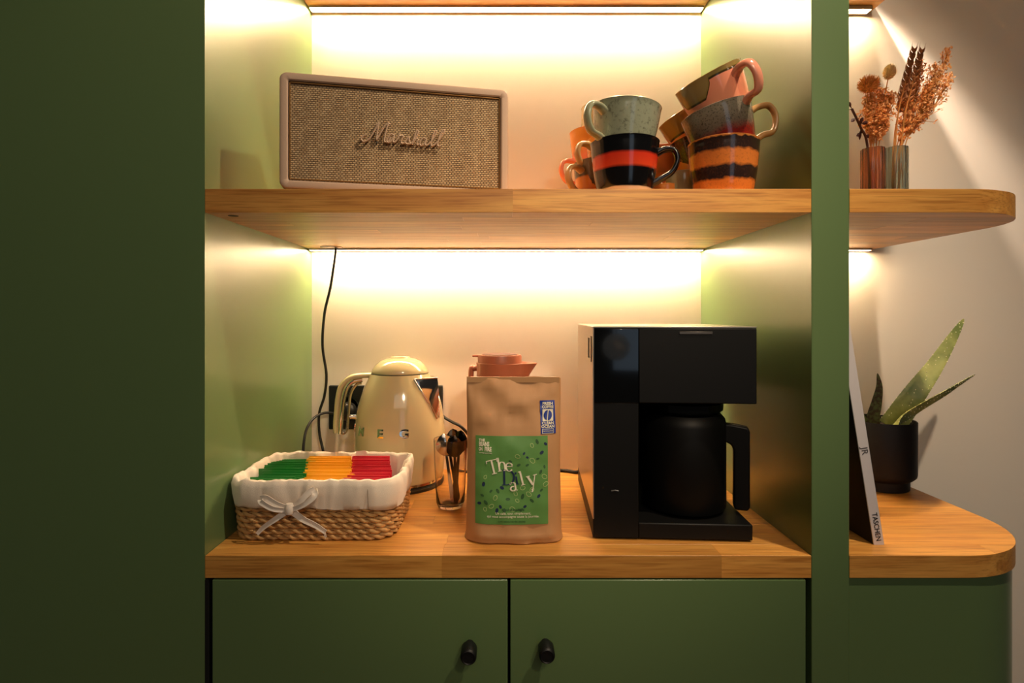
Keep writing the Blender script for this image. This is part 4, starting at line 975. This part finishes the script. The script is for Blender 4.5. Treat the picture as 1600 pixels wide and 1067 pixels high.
def spray(label, base, tip, bend, spread, n, mm, seed, rr=(1.9, 4.4), grp='dried sprays of tiny florets in the vases', start=.35, fan=None):
    t, pts = stemmed('dried_spray', label, 'dried flower', base, tip, bend, .9, M_stem, grp)
    rnd = random.Random(seed); m = MB(); mt = MB(); NP = len(pts); n = int(n*1.5)
    for k in range(n):
        u = start+(1-start)*rnd.random()**.8; i = min(NP-1, int(u*(NP-1))); c = pts[i]; sc_ = max(.25, min(1, (c.z-118)/60))
        sp2 = sc_*spread*(.35+.65*math.sin(PI*min(1, (u-start)/(1-start)*.85+.1))); e = c+Vector((rnd.gauss(0, sp2*.5), rnd.gauss(0, sp2*.35), rnd.gauss(sp2*.25, sp2*.45)))
        if c.z < 122 or e.z < 126: continue
        if k % 2 == 0: mt.tube([pts[max(7, i-2)], (pts[max(7, i-2)]+e)/2+Vector((0, 0, 1)), e], .45, 4)
        for _ in range(2):
            Mx = Vector((rnd.uniform(-1, 1), rnd.uniform(-1, 1), rnd.uniform(-.2, 1.3))).to_track_quat('Z', 'Y').to_matrix(); s_ = rnd.uniform(*rr)
            m.ico(e+Vector((rnd.uniform(-3, 3), rnd.uniform(-3, 3), rnd.uniform(-3, 3))), s_*.55, s_*.3, s_, Mx)
    m.build('florets', mm, t)['kind'] = 'stuff'; mt.build('branchlets', M_stem, t)['kind'] = 'stuff'
SP = [
 ('golden floret spray reaching highest at the far right', VB2, F(1484, 74, 200), 24, 16, 120, M_gold),
 ('golden floret spray second at the right, below the highest one', VB2, F(1488, 112, 215), 26, 14, 100, M_gold),
 ('golden spray between the right wheat ear and the far right sprays', VB2, F(1463, 100, 190), 18, 18, 120, M_gold),
 ('dense orange spray right behind the thick wheat ear', VB2, F(1440, 96, 225), 12, 17, 190, M_ora),
 ('orange spray leaning out low at the right', VB2, F(1452, 138, 200), 16, 18, 170, M_ora),
 ('upright orange spray between the two wheat ears', VB2, F(1424, 140, 240), 4, 17, 150, M_ora),
 ('orange spray in the left vase under the bristly head', VB1, F(1362, 150, 205), -12, 20, 190, M_ora),
 ('bushy orange spray in the middle of the left vase', VB1, F(1376, 142, 225), -4, 20, 220, M_ora),
 ('orange spray leaning from left vase towards the wheat', VB1, F(1392, 148, 200), 4, 18, 200, M_ora),
]
for i, (lb, bs, tp, bd_, spd, nn_, mm) in enumerate(SP):
    jb = (bs[0]+(i % 3-1)*5, bs[1]+(i % 2)*6-3, bs[2]); spray(lb, jb, tp, bd_, spd, nn_, mm, 50+i, start=.42 if i < 6 else .36)
spray('low cluster of orange florets just above the left vase', (716, 212, ZS+7), F(1373, 176, 205), -6, 24, 260, M_ora, 77, (2, 5), start=.52)
# dark twig with small leaves at the far left
t, pts = stemmed('dark_twig', 'dark bare twig with small leaves at the left of the vases', 'dried flower', (712, 212, ZS+7), F(1331, 170, 190), 4, 2.2, M_twig)
rnd = random.Random(5)
for k in range(12):
    i = min(len(pts)-1, 9+rnd.randrange(9)) if k < 9 else len(pts)-1; c = pts[i]; d = Vector((rnd.uniform(-1, 1), rnd.uniform(-.5, .5), rnd.uniform(-.6, .7))).normalized(); Ll = rnd.uniform(9, 19)
    sd = Vector((-d.z, rnd.uniform(-.3, .3), d.x)).normalized(); m = MB()
    m.loops([[c+d*(5+Ll*u)+sd*w_, c+d*(5+Ll*u)+Vector((0, -1, 0)), c+d*(5+Ll*u)-sd*w_, c+d*(5+Ll*u)+Vector((0, 1, 0))] for u, w_ in ((0, .3), (.3, 3), (.6, 3.4), (.85, 2), (1, .2))])
    m.tube([c, c+d*6], .6, 4); m.build('leaf', M_twig, t)

# pendant globe behind the viewer: only its reflection shows in the machine's dark glass
t = thing('pendant_globe', 'round paper globe lamp reflected in the coffee machine glass', 'lamp', (376, -2200, -173))
m = MB(); m.lathe([(1, -74), (20, -72)]+[(76*math.cos(a), 76*math.sin(a)) for a in [math.radians(q) for q in range(-66, 70, 12)]]+[(20, 72), (1, 74)], 40); m.build('globe_shade', mat('globe_paper', (200, 200, 196), 0.8, emit=0.35), t, smooth=60)
m = MB(); m.tube([(0, 0, 73), (0, 0, 1673)], 2.5, 8); m.build('cord', M_cable, t)
